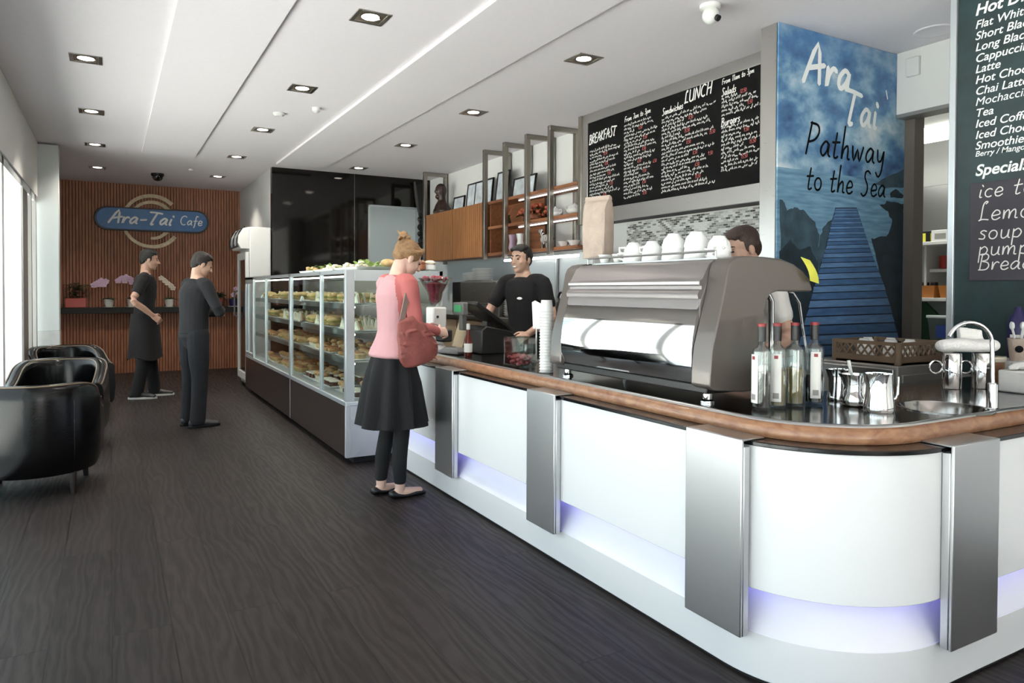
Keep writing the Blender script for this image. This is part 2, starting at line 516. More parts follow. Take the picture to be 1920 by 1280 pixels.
# ------------------------------------------------------------------ mesh helpers
class MB:
    def __init__(self):
        self.v, self.f, self.mi, self.cur = [], [], [], 0

    def add(self, vs, fs):
        n = len(self.v)
        self.v += [tuple(x) for x in vs]
        for q in fs:
            self.f.append([n+i for i in q])
            self.mi.append(self.cur)
        return self

    def box(self, x0, x1, y0, y1, z0, z1):
        x0, x1 = min(x0, x1), max(x0, x1)
        y0, y1 = min(y0, y1), max(y0, y1)
        z0, z1 = min(z0, z1), max(z0, z1)
        return self.add([(x0, y0, z0), (x1, y0, z0), (x1, y1, z0), (x0, y1, z0), (x0, y0, z1), (x1, y0, z1), (x1, y1, z1), (x0, y1, z1)],
                        [(0, 3, 2, 1), (4, 5, 6, 7), (0, 1, 5, 4), (1, 2, 6, 5), (2, 3, 7, 6), (3, 0, 4, 7)])

    def rings(self, rings, cap=True, closed=False):
        n = len(rings[0])
        vs = [p for r in rings for p in r]
        fs = []
        m = len(rings)
        for i in range(m if closed else m-1):
            j = (i+1) % m
            for k in range(n):
                l = (k+1) % n
                fs.append((i*n+k, i*n+l, j*n+l, j*n+k))
        if cap and not closed:
            fs.append(tuple(reversed(range(n))))
            fs.append(tuple((m-1)*n+k for k in range(n)))
        return self.add(vs, fs)

    def lathe(self, prof, c=(0, 0, 0), n=20, cap=True):
        rs = [[(c[0]+r*math.cos(2*PI*k/n), c[1]+r*math.sin(2*PI*k/n), c[2]+z) for k in range(n)] for r, z in prof]
        return self.rings(rs, cap)

    def cyl(self, p0, p1, r0, r1=None, n=12):
        r1 = r0 if r1 is None else r1
        p0, p1 = V(p0), V(p1)
        t = (p1-p0).normalized()
        a = t.orthogonal().normalized()
        b = t.cross(a)
        return self.rings([[p+(a*math.cos(2*PI*k/n)+b*math.sin(2*PI*k/n))*r for k in range(n)] for p, r in ((p0, r0), (p1, r1))])

    def tube(self, pts, r, n=8, closed=False):
        pts = [V(p) for p in pts]
        m = len(pts)
        rs = []
        a = None
        for i, p in enumerate(pts):
            if closed:
                t = pts[(i+1) % m]-pts[i-1]
            else:
                t = pts[min(i+1, m-1)]-pts[max(i-1, 0)]
            t.normalize()
            if a is None:
                a = t.orthogonal().normalized()
            else:
                a = (a-t*a.dot(t)).normalized()
            b = t.cross(a)
            rr = r[i] if isinstance(r, (list, tuple)) else r
            rs.append([p+(a*math.cos(2*PI*k/n)+b*math.sin(2*PI*k/n))*rr for k in range(n)])
        return self.rings(rs, True, closed)

    def prism(self, poly, ax, a, b):
        """poly in the two other axes (ax 0: y,z; 1: x,z; 2: x,y)"""
        def P(u, v, w):
            return ((w, u, v), (u, w, v), (u, v, w))[ax]
        area = sum(poly[i-1][0]*poly[i][1]-poly[i][0]*poly[i-1][1] for i in range(len(poly)))
        if area < 0:
            poly = poly[::-1]
        return self.rings([[P(u, v, a) for u, v in poly], [P(u, v, b) for u, v in poly]])

    def ell(self, c, r, n=14, m=9, rot=None):
        c = V(c)
        r = (r, r, r) if isinstance(r, (int, float)) else r
        rs = []
        top = V((0, 0, r[2]))
        for i in range(1, m):
            th = PI*i/m
            rs.append([V((r[0]*math.sin(th)*math.cos(2*PI*k/n), r[1]*math.sin(th)*math.sin(2*PI*k/n), -r[2]*math.cos(th))) for k in range(n)])
        vs = [V((0, 0, -r[2]))]+[p for q in rs for p in q]+[top]
        if rot is not None:
            vs = [rot @ p for p in vs]
        vs = [c+p for p in vs]
        fs = []
        L = len(vs)-1
        for k in range(n):
            l = (k+1) % n
            fs.append((0, 1+l, 1+k))
            for i in range(m-2):
                fs.append((1+i*n+k, 1+i*n+l, 1+(i+1)*n+l, 1+(i+1)*n+k))
            fs.append((L, 1+(m-2)*n+k, 1+(m-2)*n+l))
        return self.add(vs, fs)

    def loft(self, pts, rad, side=(1, 0, 0), n=14, sub=3, capk=1.0):
        """smooth limb: elliptical rings along a path with rounded ends"""
        pts = [V(p) for p in pts]
        rad = [(r, r) if isinstance(r, (int, float)) else r for r in rad]
        if sub > 1 and len(pts) > 2:
            P, Rr = [], []
            for i in range(len(pts)-1):
                p0, p1, p2, p3 = pts[max(i-1, 0)], pts[i], pts[i+1], pts[min(i+2, len(pts)-1)]
                for s in range(sub):
                    t = s/sub
                    P.append(.5*((2*p1)+(p2-p0)*t+(2*p0-5*p1+4*p2-p3)*t*t+(3*p1-p0-3*p2+p3)*t**3))
                    u = t*t*(3-2*t)
                    Rr.append(tuple(rad[i][q]*(1-u)+rad[i+1][q]*u for q in (0, 1)))
            P.append(pts[-1])
            Rr.append(rad[-1])
            pts, rad = P, Rr
        side = V(side)
        m = len(pts)
        rs = []

        def ring(p, t, ra, rb):
            a = side-t*side.dot(t)
            if a.length < .15:
                a = t.orthogonal()
            a.normalize()
            b = t.cross(a)
            return [p+a*(ra*math.cos(2*PI*k/n))+b*(rb*math.sin(2*PI*k/n)) for k in range(n)]
        for i in range(m):
            t = (pts[min(i+1, m-1)]-pts[max(i-1, 0)]).normalized()
            ra, rb = rad[i]
            if i == 0:
                h = min(ra, rb)*capk
                for q in (.95, .75, .4):
                    cs = math.sqrt(1-q*q)
                    rs.append(ring(pts[0]-t*h*q, t, ra*cs, rb*cs))
            rs.append(ring(pts[i], t, ra, rb))
            if i == m-1:
                h = min(ra, rb)*capk
                for q in (.4, .75, .95):
                    cs = math.sqrt(1-q*q)
                    rs.append(ring(pts[i]+t*h*q, t, ra*cs, rb*cs))
        return self.rings(rs)

    def mesh(self, name, offset=None):
        me = bpy.data.meshes.new(name)
        vs = self.v if offset is None else [(a-offset[0], b-offset[1], c-offset[2]) for a, b, c in self.v]
        me.from_pydata(vs, [], self.f)
        me.polygons.foreach_set('material_index', self.mi)
        me.update()
        return me

    def build(self, name, mats, parent=None, world=False, bevel=0, angle=38, fix=True, seg=2):
        off = None
        if world and parent is not None:
            off = V((0, 0, 0))
            q = parent
            while q is not None:
                off += V(q.location)
                q = q.parent
        me = self.mesh(name, off)
        if fix:
            bm = bmesh.new()
            bm.from_mesh(me)
            bmesh.ops.recalc_face_normals(bm, faces=bm.faces)
            bm.to_mesh(me)
            bm.free()
        for m in (mats if isinstance(mats, (list, tuple)) else [mats]):
            me.materials.append(M[m] if isinstance(m, str) else m)
        me.polygons.foreach_set('use_smooth', [True]*len(me.polygons))
        if angle == 0:
            me.polygons.foreach_set('use_smooth', [False]*len(me.polygons))
        else:
            me.set_sharp_from_angle(angle=math.radians(angle))
        o = bpy.data.objects.new(name, me)
        COL.objects.link(o)
        if parent is not None:
            o.parent = parent
        if bevel:
            b = o.modifiers.new('bevel', 'BEVEL')
            b.width = bevel
            b.segments = seg
            b.limit_method = 'ANGLE'
            b.angle_limit = math.radians(40)
            b.harden_normals = False
        return o


def tag(o, label, cat=None, group=None, kind=None):
    if label:
        o['label'] = label
    if cat:
        o['category'] = cat
    if group:
        o['group'] = group
    if kind:
        o['kind'] = kind
    return o


def thing(name, label, cat, loc=(0, 0, 0), rz=0, group=None, kind=None):
    o = bpy.data.objects.new(name, None)
    COL.objects.link(o)
    o.empty_display_size = .05
    o.location = loc
    o.rotation_euler = (0, 0, rz)
    return tag(o, label, cat, group, kind)


def struct(name, mb, mats, label=None, cat=None, parent=None, **k):
    o = mb.build(name, mats, parent, **k)
    if parent is None:
        tag(o, label, cat, None, 'structure')
    return o


def dup(root, loc, rz=None, label=None, group=None, scale=None):
    r = root.copy()
    COL.objects.link(r)
    r.location = loc
    if rz is not None:
        r.rotation_euler = (0, 0, rz)
    if scale:
        r.scale = (scale,)*3
    if label:
        r['label'] = label
    if group:
        r['group'] = group
    for ch in root.children:
        c = ch.copy()
        COL.objects.link(c)
        c.parent = r
        for g in ch.children:
            d = g.copy()
            COL.objects.link(d)
            d.parent = c
    return r


def remesh(mb, name, mat, parent, voxel=.006, smooth=4, floor=None, mats2=None):
    me = mb.mesh(name+'_raw')
    bm = bmesh.new()
    bm.from_mesh(me)
    bmesh.ops.recalc_face_normals(bm, faces=bm.faces)
    bm.to_mesh(me)
    bm.free()
    t = bpy.data.objects.new('raw', me)
    COL.objects.link(t)
    r = t.modifiers.new('r', 'REMESH')
    r.mode = 'VOXEL'
    r.voxel_size = voxel
    if smooth:
        s = t.modifiers.new('s', 'SMOOTH')
        s.factor = .5
        s.iterations = smooth
    bpy.context.view_layer.update()
    dg = bpy.context.evaluated_depsgraph_get()
    out = bpy.data.meshes.new_from_object(t.evaluated_get(dg))
    out.name = name
    bpy.data.objects.remove(t)
    bpy.data.meshes.remove(me)
    if floor is not None:
        for v in out.vertices:
            if v.co.z < floor:
                v.co.z = floor
    out.materials.clear()
    out.materials.append(M[mat] if isinstance(mat, str) else mat)
    out.polygons.foreach_set('use_smooth', [True]*len(out.polygons))
    o = bpy.data.objects.new(name, out)
    COL.objects.link(o)
    if parent is not None:
        o.parent = parent
    return o


def text_mesh(name, body, size, mat, parent, origin, ux, uz, shear=0., bold=0., depth=.001, align='LEFT', spacing=1.):
    """lettering: origin in world, ux reading direction, uz up"""
    cu = bpy.data.curves.new(name, 'FONT')
    cu.body = body
    cu.size = size
    cu.shear = shear
    cu.offset = bold
    cu.extrude = depth
    cu.align_x = align
    cu.space_character = spacing
    t = bpy.data.objects.new('raw', cu)
    COL.objects.link(t)
    bpy.context.view_layer.update()
    dg = bpy.context.evaluated_depsgraph_get()
    me = bpy.data.meshes.new_from_object(t.evaluated_get(dg))
    bpy.data.objects.remove(t)
    ux, uz = V(ux).normalized(), V(uz).normalized()
    un = ux.cross(uz)
    off = V(parent.location) if parent is not None else V((0, 0, 0))
    for v in me.vertices:
        c = v.co
        v.co = V(origin)+ux*c.x+uz*c.y+un*c.z-off
    me.materials.clear()
    me.materials.append(M[mat])
    o = bpy.data.objects.new(name, me)
    COL.objects.link(o)
    if parent is not None:
        o.parent = parent
    return o


# ------------------------------------------------------------------ a hand-lettering alphabet made of pen strokes
def arc(cx, cy, rx, ry, a0, a1, n=9):
    return [(cx+rx*math.cos(math.radians(a0+(a1-a0)*i/(n-1))), cy+ry*math.sin(math.radians(a0+(a1-a0)*i/(n-1)))) for i in range(n)]


GL = {
    'A': (.72, [[(0, 0), (.38, 1), (.6, .02)], [(.14, .36), (.72, .5)]]),
    'B': (.6, [[(.08, 0), (.12, 1)], [(.02, .96), (.3, 1), (.46, .86), (.4, .62), (.14, .54), (.44, .46), (.54, .24), (.4, .02), (.02, 0)]]),
    'C': (.6, [arc(.36, .48, .32, .48, 50, 300, 12)]),
    'E': (.5, [[(.46, .98), (.08, .96), (.06, .02), (.48, .04)], [(.08, .5), (.38, .53)]]),
    'F': (.5, [[(.48, 1), (.1, .95), (.06, 0)], [(.08, .5), (.4, .54)]]),
    'H': (.64, [[(.08, 0), (.12, 1)], [(.54, 0), (.58, 1)], [(.08, .48), (.56, .54)]]),
    'K': (.58, [[(.08, 0), (.1, 1)], [(.52, 1), (.1, .44), (.54, 0)]]),
    'L': (.5, [[(.26, .9), (.34, 1), (.24, 1.02), (.14, .8), (.12, .1), (.02, 0), (.2, .06), (.48, .02)]]),
    'N': (.66, [[(.06, 0), (.1, 1), (.54, .02), (.6, 1)]]),
    'P': (.62, [[(.02, 0), (.2, 1.05)], [(.14, 1.02), (.5, .98), (.58, .74), (.4, .5), (.1, .4)]]),
    'R': (.6, [[(.06, 0), (.1, 1), (.44, .96), (.5, .72), (.12, .5), (.54, 0)]]),
    'S': (.6, [[(.58, .92), (.42, 1.02), (.26, .95), (.24, .72), (.44, .42), (.42, .12), (.22, -.04), (.06, .06)]]),
    'T': (.66, [[(-.08, .95), (.3, .93), (.74, .86)], [(.4, .92), (.22, .1), (.26, -.02), (.36, .02)]]),
    'U': (.62, [[(.06, 1), (.08, .2), (.24, 0), (.44, .06), (.54, .3), (.56, 1), (.56, 0)]]),
    'a': (.5, [[(.4, .42), (.24, .5), (.06, .32), (.04, .12), (.16, .02), (.34, .2), (.42, .44), (.4, .1), (.5, .02)]]),
    'b': (.46, [[(.08, 1), (.06, .02), (.28, .02), (.42, .2), (.3, .46), (.08, .3)]]),
    'c': (.42, [arc(.24, .24, .2, .24, 50, 310, 9)]),
    'd': (.5, [[(.4, .4), (.2, .5), (.04, .24), (.16, .02), (.36, .14), (.44, 1), (.42, .1), (.5, .02)]]),
    'e': (.44, [[(.06, .22), (.38, .28), (.34, .46), (.18, .5), (.04, .26), (.1, .04), (.26, 0), (.42, .1)]]),
    'f': (.36, [[(.4, .92), (.28, 1), (.2, .8), (.16, 0), (.1, -.26)], [(.02, .44), (.36, .48)]]),
    'h': (.48, [[(.12, 1.1), (.04, 0), (.12, .3), (.3, .46), (.36, .3), (.36, .04), (.46, .02)]]),
    'i': (.22, [[(.1, .46), (.08, .04), (.18, .02)], [(.14, .74), (.2, .64)]]),
    'k': (.44, [[(.08, 1), (.06, 0)], [(.36, .46), (.08, .2), (.4, 0)]]),
    'l': (.2, [[(.1, 1), (.08, .06), (.18, .02)]]),
    'm': (.7, [[(.04, .46), (.06, 0), (.1, .32), (.24, .48), (.3, .3), (.3, 0), (.36, .32), (.52, .48), (.58, .3), (.58, .04), (.68, .02)]]),
    'n': (.48, [[(.04, .48), (.06, 0), (.1, .32), (.28, .48), (.36, .3), (.36, .04), (.46, .02)]]),
    'o': (.46, [arc(.22, .24, .19, .24, 80, 440, 12)]),
    'p': (.48, [[(.06, .48), (.06, -.4)], [(.06, .34), (.26, .5), (.42, .3), (.3, .04), (.08, .06)]]),
    'r': (.38, [[(.04, .48), (.06, 0), (.12, .32), (.26, .48), (.38, .42)]]),
    's': (.4, [[(.36, .44), (.2, .5), (.08, .38), (.3, .2), (.26, .02), (.04, .04)]]),
    't': (.38, [[(.2, .84), (.12, .1), (.2, 0), (.32, .06)], [(0, .5), (.38, .54)]]),
    'u': (.48, [[(.06, .48), (.08, .1), (.2, 0), (.36, .14), (.4, .48), (.4, .08), (.48, .02)]]),
    'w': (.66, [[(.02, .48), (.12, 0), (.3, .4), (.42, 0), (.6, .5)]]),
    'y': (.48, [[(.06, .48), (.12, .12), (.3, .14), (.42, .48), (.36, -.2), (.2, -.44), (.04, -.3)]]),
    '-': (.5, [[(.06, .3), (.44, .34)]]),
    '.': (.16, [[(.06, .02), (.1, .05)]]),
    '/': (.3, [[(0, -.05), (.28, 1)]]),
    '`': (.3, [[(.04, .98), (.2, .7)]]),
    ' ': (.34, []),
    '0': (.5, [arc(.24, .48, .2, .46, 80, 440, 12)]),
    '1': (.3, [[(.06, .8), (.18, 1), (.14, 0)]]),
    'g': (.48, [[(.4, .42), (.22, .5), (.05, .26), (.18, .04), (.38, .2), (.42, .46), (.36, -.24), (.18, -.4), (.04, -.26)]]),
    '2': (.46, [[(.06, .8), (.22, 1), (.38, .8), (.3, .5), (.04, .02), (.42, .04)]]),
    '3': (.46, [[(.06, .9), (.3, 1), (.38, .76), (.16, .54), (.4, .36), (.32, .04), (.04, .06)]]),
    '4': (.48, [[(.1, 1), (.06, .4), (.44, .42)], [(.32, .8), (.28, 0)]]),
    '5': (.46, [[(.4, .98), (.12, .96), (.08, .56), (.34, .56), (.38, .2), (.2, 0), (.02, .08)]]),
    '6': (.46, [[(.36, 1), (.1, .5), (.08, .16), (.24, 0), (.38, .2), (.28, .46), (.1, .36)]]),
    '7': (.44, [[(.04, .96), (.42, .98), (.18, 0)]]),
    '8': (.46, [[(.36, .84), (.2, 1), (.08, .8), (.34, .36), (.26, .04), (.08, .12), (.12, .42), (.36, .84)]]),
    '9': (.46, [[(.38, .7), (.24, 1), (.06, .76), (.2, .54), (.38, .72), (.26, 0)]]),
}


def pen(mb, poly, o, ux, uz, un, wd, th):
    """a stroke of the pen: flat ribbon with round ends standing a hair off the surface"""
    P = [o+ux*p[0]+uz*p[1] for p in poly]
    m = len(P)
    L, R = [], []
    for i in range(m):
        t = (P[min(i+1, m-1)]-P[max(i-1, 0)])
        if t.length < 1e-6:
            t = ux.copy()
        t.normalize()
        s = un.cross(t)*(wd/2)
        L.append(P[i]+s+un*(th+i*3e-5))
        R.append(P[i]-s+un*(th+i*3e-5))
    t0 = (P[0]-P[1]).normalized()*wd*.45
    t1 = (P[-1]-P[-2]).normalized()*wd*.45
    vs = [v for i in range(m) for v in (L[i], R[i])]
    fs = [(2*i, 2*i+1, 2*i+3, 2*i+2) for i in range(m-1)]
    n = len(vs)
    vs += [P[0]+t0+un*th, P[-1]+t1+un*(th+m*3e-5)]
    fs += [(1, 0, n), (2*m-2, 2*m-1, n+1)]
    mb.add(vs, fs)


def letter(mb, text, o, ux, uz, size, wd, th=.0015, shear=.12, gap=.08, xs=1.):
    o, ux, uz = V(o), V(ux).normalized(), V(uz).normalized()
    un = ux.cross(uz)
    x = 0.
    for ch in text:
        wdt, st = GL[ch]
        for s in st:
            th += .00025
            # smooth the polyline a little
            q = [((px+py*shear)*xs, py) for px, py in s]
            if len(q) > 2:
                sm = []
                for i in range(len(q)-1):
                    p0, p1, p2, p3 = q[max(i-1, 0)], q[i], q[i+1], q[min(i+2, len(q)-1)]
                    for k in range(3):
                        t = k/3
                        sm.append(tuple(.5*(2*p1[c]+(p2[c]-p0[c])*t+(2*p0[c]-5*p1[c]+4*p2[c]-p3[c])*t*t+(3*p1[c]-p0[c]-3*p2[c]+p3[c])*t**3) for c in (0, 1)))
                sm.append(q[-1])
                q = sm
            pen(mb, [((x+px)*size, py*size) for px, py in q], o, ux, uz, un, wd, th)
        x += wdt*xs+gap
    return x*size


def scribble(mb, o, ux, uz, width, size, wd, rnd):
    """illegible chalk handwriting: words of small zigzags"""
    o, ux, uz = V(o), V(ux), V(uz)
    un = ux.cross(uz)
    x = 0.
    while x < width-size:
        n = rnd.randint(4, 11)
        q = []
        for i in range(n):
            h = rnd.choice((.5, .55, .5, .9, -.25)) if i % 2 else rnd.uniform(0, .12)
            q.append((x, h*size))
            x += size*rnd.uniform(.16, .3)
            if x > width:
                break
        if len(q) > 1:
            pen(mb, q, o, ux, uz, un, wd, .0012)
        x += size*.35


X_, Y_, Z_ = V((1, 0, 0)), V((0, 1, 0)), V((0, 0, 1))

# ------------------------------------------------------------------ the setting
XL, XR, YB, YBLK = -.72, 4.85, 13.0, 10.15
struct('floor', MB().box(XL-.2, 8.2, -5, YB+.2, -.1, 0), 'floor', 'dark charcoal timber plank floor running the length of the cafe', 'floor')
struct('ground', MB().box(-30, XL-.2, -40, 60, -.16, -.03).box(XL-.2, 30, -40, -5, -.16, -.03), 'pavement', 'pale paved ground outside the glass doors', 'ground')

LIGHTS = [(-.146, y) for y in (6.09, 7.87, 9.65, 11.45)] + [(1.407, y) for y in (4.283, 6.075, 7.85, 9.62, 11.44)] + [(3.0, y) for y in (4.27, 6.07, 7.84, 9.64)]


def ceiling():
    hs = .092
    xs = sorted(set([XL-.2, 5.0]+[x+s for x in (-.146, 1.407, 3.0) for s in (-hs, hs)]))
    ys = sorted(set([-5, YB+.2]+[round(y+s, 4) for _, y in LIGHTS for s in (-hs, hs)]))
    mb = MB()
    for i in range(len(xs)-1):
        for j in range(len(ys)-1):
            cx, cy = (xs[i]+xs[i+1])/2, (ys[j]+ys[j+1])/2
            if any(abs(cx-x) < hs*.98 and abs(cy-y) < hs*.98 for x, y in LIGHTS):
                continue
            mb.add([(xs[i], ys[j], CEIL), (xs[i+1], ys[j], CEIL), (xs[i+1], ys[j+1], CEIL), (xs[i], ys[j+1], CEIL)], [(0, 3, 2, 1)])
    mb.box(XL-.2, 5.0, -5, YB+.2, CEIL+.14, CEIL+.2)
    struct('ceiling', mb, 'ceiling', 'white plaster ceiling over the whole cafe', 'ceiling', fix=False)


ceiling()
struct('trim_1', MB().box(.343, .938, -5, 9.76, CEIL-.028, CEIL-.0005), 'ceiling', 'dropped white ceiling panel strip nearer the windows', 'ceiling panel', bevel=.003)
struct('trim_2', MB().box(1.925, 2.556, -5, 9.78, CEIL-.028, CEIL-.0005), 'ceiling', 'dropped white ceiling panel strip above the display case', 'ceiling panel', bevel=.003)

# timber slat wall at the far end
mb = MB()
mb.box(XL-.2, 1.95, YB, YB+.15, 0, CEIL)
mb.cur = 1
n = 62
pitch = (1.95-XL)/n
for i in range(n):
    x = XL+i*pitch
    mb.box(x+.004, x+pitch-.006, YB-.022, YB+.001, 0, CEIL)
struct('wall_back', mb, ['slat_gap', 'slat'], 'far wall clad in vertical brown timber slats', 'wall')
struct('trim_3', MB().box(XL, 1.95, 12.8, YB-.022, .965, 1.055), 'black', 'black ledge shelf along the timber slat wall', 'ledge', bevel=.004)
struct('wall_side', MB().box(1.945, 2.06, YBLK+.02, YB, 0, CEIL), 'side_wall', 'pale grey side wall between the timber wall and the black glass wall', 'wall')

# black glass wall with the doorway
mb = MB()
D0, D1, DZ = 3.30, 4.10, 2.60
mb.box(1.94, 3.094, YBLK, YBLK+.1, 0, CEIL)
mb.box(3.102, D0, YBLK, YBLK+.1, 0, CEIL)
mb.box(D0, D1, YBLK, YBLK+.1, DZ, CEIL)
mb.box(D1, 4.28, YBLK, YBLK+.1, 0, CEIL)
mb.cur = 1
mb.box(3.09, 3.106, YBLK+.012, YBLK+.09, 0, CEIL)
struct('wall_far', mb, ['black_glass', 'bracket'], 'glossy black glass wall behind the display case', 'wall')
mb = MB()
mb.box(D0, D0+.022, YBLK-.012, YBLK+.1, 0, DZ).box(D1-.022, D1, YBLK-.012, YBLK+.1, 0, DZ).box(D0, D1, YBLK-.012, YBLK+.1, DZ-.022, DZ)
struct('door_1', mb, 'alu', 'doorway opening in the black glass wall to the pale back room', 'doorway')
mb = MB()
mb.box(2.6, 5.2, 12.2, 12.3, 0, CEIL).box(5.1, 5.2, YBLK+.1, 12.3, 0, CEIL).box(2.6, 2.7, YBLK+.1, 12.3, 0, CEIL).box(2.6, 5.2, YBLK+.1, 12.3, CEIL, CEIL+.1)
mb.box(3.0, 3.78, 12.0, 12.2, 0, CEIL)
struct('wall_inner', mb, 'pale_room', 'pale walls of the back room through the doorway', 'wall')

# service wall behind the shelves
mb = MB()
mb.box(4.28, 4.42, 3.22, YBLK+.1, 0, CEIL)
struct('wall_service', mb, 'white_wall', 'white wall behind the hanging shelves', 'wall')
mb = MB().box(4.262, 4.28, 5.62, YBLK, .9, 1.745)
struct('wall_splash', mb, 'splash', 'pale blue glass splashback below the hanging shelves', 'wall')
mb = MB().box(4.26, 4.28, 3.21, 5.34, .9, 1.99)
struct('wall_tile', mb, 'mosaic', 'grey and black mosaic tiled wall under the big blackboard', 'wall')

# right side: header over the kitchen opening and the wall that carries the drinks board
mb = MB().box(XR, XR+.13, -5, 3.07, 2.6, CEIL).box(XR, XR+.13, -5, 2.655, 0, 2.6)
struct('wall_right', mb, 'white_wall', 'white header and wall to the right of the blue banner', 'wall')
struct('trim_4', MB().box(XR-.005, XR+.14, 2.68, 3.07, 2.575, 2.6), 'frame_grey', 'grey metal edge under the white header', 'trim')
struct('trim_5', MB().box(4.955, 5.07, 3.0, 3.12, 0, 2.6), 'frame_brown', 'dark metal jamb between the blue banner and the kitchen opening', 'jamb')
struct('wall_kitchen_back', MB().box(8.0, 8.1, 1.7, 7, 0, 2.86), 'white_wall', 'white kitchen wall facing the opening', 'wall')
struct('wall_kitchen_left', MB().box(5.04, 8.1, 7, 7.1, 0, 2.86), 'white_wall', 'white kitchen wall at its far side', 'wall')
struct('wall_kitchen_right', MB().box(4.98, 8.1, 1.6, 1.7, 0, 2.86), 'white_wall', 'white kitchen wall at its near side', 'wall')
struct('ceiling_kitchen', MB().box(4.98, 8.1, 1.6, 7.1, 2.86, 2.95), 'white_wall', 'white kitchen ceiling', 'ceiling')
struct('wall_kitchen_front', MB().box(4.98, 5.03, 3.13, 7.05, 0, 2.86), 'white_wall', 'kitchen side of the banner wall', 'wall')
struct('wall_partition', MB().box(4.15, XR, -5, 2.255, 0, CEIL), 'white_wall', 'partition wall that carries the dark green drinks board', 'wall')
# left wall: header, pillar and glazed doors
mb = MB().box(XL-.16, XL, -5, YB, 2.40, CEIL).box(XL-.16, XL, 9.95, YB, 0, 2.4)
struct('wall_left', mb, 'white_wall', 'white bulkhead above the glass doors on the window side', 'wall')
mb = MB().box(XL-.02, -.515, 9.8, 10.02, 0.86, CEIL-.02)
mb.cur = 1
mb.box(XL-.02, -.512, 9.797, 10.025, 0, .86)
struct('pillar', mb, ['pillar', 'stone'], 'narrow white pillar with grey tiled base by the windows', 'pillar', bevel=.004)
edges = [9.92, 8.28, 6.9, 5.55, 4.2, 2.85, 1.5, .15, -1.2, -2.55, -3.9]
for i in range(len(edges)-1):
    y1, y0 = edges[i], edges[i+1]
    near = i > 0
    xo, xi = (-.87, -.735) if near else (-.80, -.73)
    t = thing('window_%d' % (i+1), 'floor to ceiling sliding glass door panel', 'window', (xo, y0, 0), 0, None, 'structure')
    mb = MB()
    s = .06
    mb.box(xo, xi, y0, y0+s, 0, 2.4).box(xo, xi, y1-s, y1, 0, 2.4).box(xo, xi, y0, y1, 2.33, 2.4).box(xo, xi, y0, y1, 0, .05)
    if not near:
        mb.cur = 1
        mb.box(xo+.005, xi-.005, y0+s, y0+s+.5, .05, 2.33)
        mb.cur = 2
        mb.box(xo, xi+.012, y0+.75, y0+.8, 0, 2.4).box(xo, xi+.012, y1-.36, y1-.28, 0, 2.4)
    mb.build('frame', ['white_frame', 'frame_brown', 'frame_grey'], t, world=True, bevel=.003)
    p = MB().box((xo+xi)/2-.004, (xo+xi)/2+.004, y0+s, y1-s, .05, 2.33)
    p.build('pane', 'window_glass', t, world=True)
mb = MB().box(XL-.2, .2, -5.15, -5, 0, CEIL).box(2.6, XR+.13, -5.15, -5, 0, CEIL).box(.2, 2.6, -5.15, -5, 2.4, CEIL)
struct('added_wall_rear', mb, 'white_wall', 'unseen white wall with an opening behind the viewer, added to cut light from the rear', 'wall')  # out of view, added to hold back light from behind the camera
# street seen past the glass
t = thing('neighbouring_building', 'pale teal neighbouring building glimpsed through the window glass', 'building', (-3, 21, -.03))
mb = MB()
mb.box(-9, -1.25, 20, 24, -.03, 6.2)
mb.cur = 1
for k in range(12):
    mb.box(-9, -1.25, 19.97, 20, .9+k*.45, .93+k*.45)
mb.build('facade', ['teal_facade', 'white_frame'], t, world=True)
MB().box(-8.6, -1.4, 19.95, 20, -.03, .85).build('shopfront', 'teal_dark', t, world=True)


# ------------------------------------------------------------------ ceiling fittings
def downlight():
    t = thing('downlight', '', 'downlight', (0, 0, CEIL), 0, 'recessed square ceiling downlights')
    mb = MB()
    a, b = .105, .078
    for s in (-1, 1):
        mb.box(s*b, s*a, -a, a, -.006, .002)
        mb.box(-b, b, s*b, s*a, -.006, .002)
    mb.build('rim', 'satin', t, bevel=.002)
    mb = MB()
    mb.box(-.0905, .0905, -.0905, .0905, .1, .11)
    for s in (-1, 1):
        mb.box(s*.0905, s*.088, -.0905, .0905, .002, .1)
        mb.box(-.0905, .0905, s*.0905, s*.088, .002, .1)
    mb.build('housing', 'satin', t)
    mb = MB().lathe([(.055, .0), (.062, -.002), (.064, .02), (.055, .035)], n=24, cap=False)
    mb.build('lamp_ring', 'chrome', t)
    MB().lathe([(.001, .006), (.054, .006), (.054, .012), (.001, .012)], n=24).build('lamp', 'lamp', t)
    return t


DL = downlight()
first = True
vis = [(x, y) for x, y in LIGHTS if y > 4 and not (x < 0 and y < 6)]
ordn = {0: 'nearest the camera', 1: 'second from the camera', 2: 'third from the camera', 3: 'fourth from the camera', 4: 'farthest from the camera'}
cnt = {}
for x, y in LIGHTS:
    row = {-.146: 'row along the windows', 1.407: 'middle row', 3.0: 'row over the counter'}[x]
    if True:
        k = cnt.get(x, 0)
        cnt[x] = k+1
        last = {-.146: 3, 1.407: 4, 3.0: 3}[x]
        pos = ordn[4] if k == last else ordn[k]
    lab = 'square recessed downlight, %s in the %s' % (pos, row)
    if first:
        DL.location = (x, y, CEIL)
        DL['label'] = lab
        first = False
    else:
        dup(DL, (x, y, CEIL), label=lab)
    ld = bpy.data.lights.new('downlight_lamp', 'SPOT')
    ld.energy = 75
    ld.color = (1, .93, .83)
    ld.spot_size = math.radians(110)
    ld.spot_blend = .6
    ld.shadow_soft_size = .05
    lo = bpy.data.objects.new('downlight_lamp', ld)
    COL.objects.link(lo)
    lo.location = (x, y, CEIL-.012)

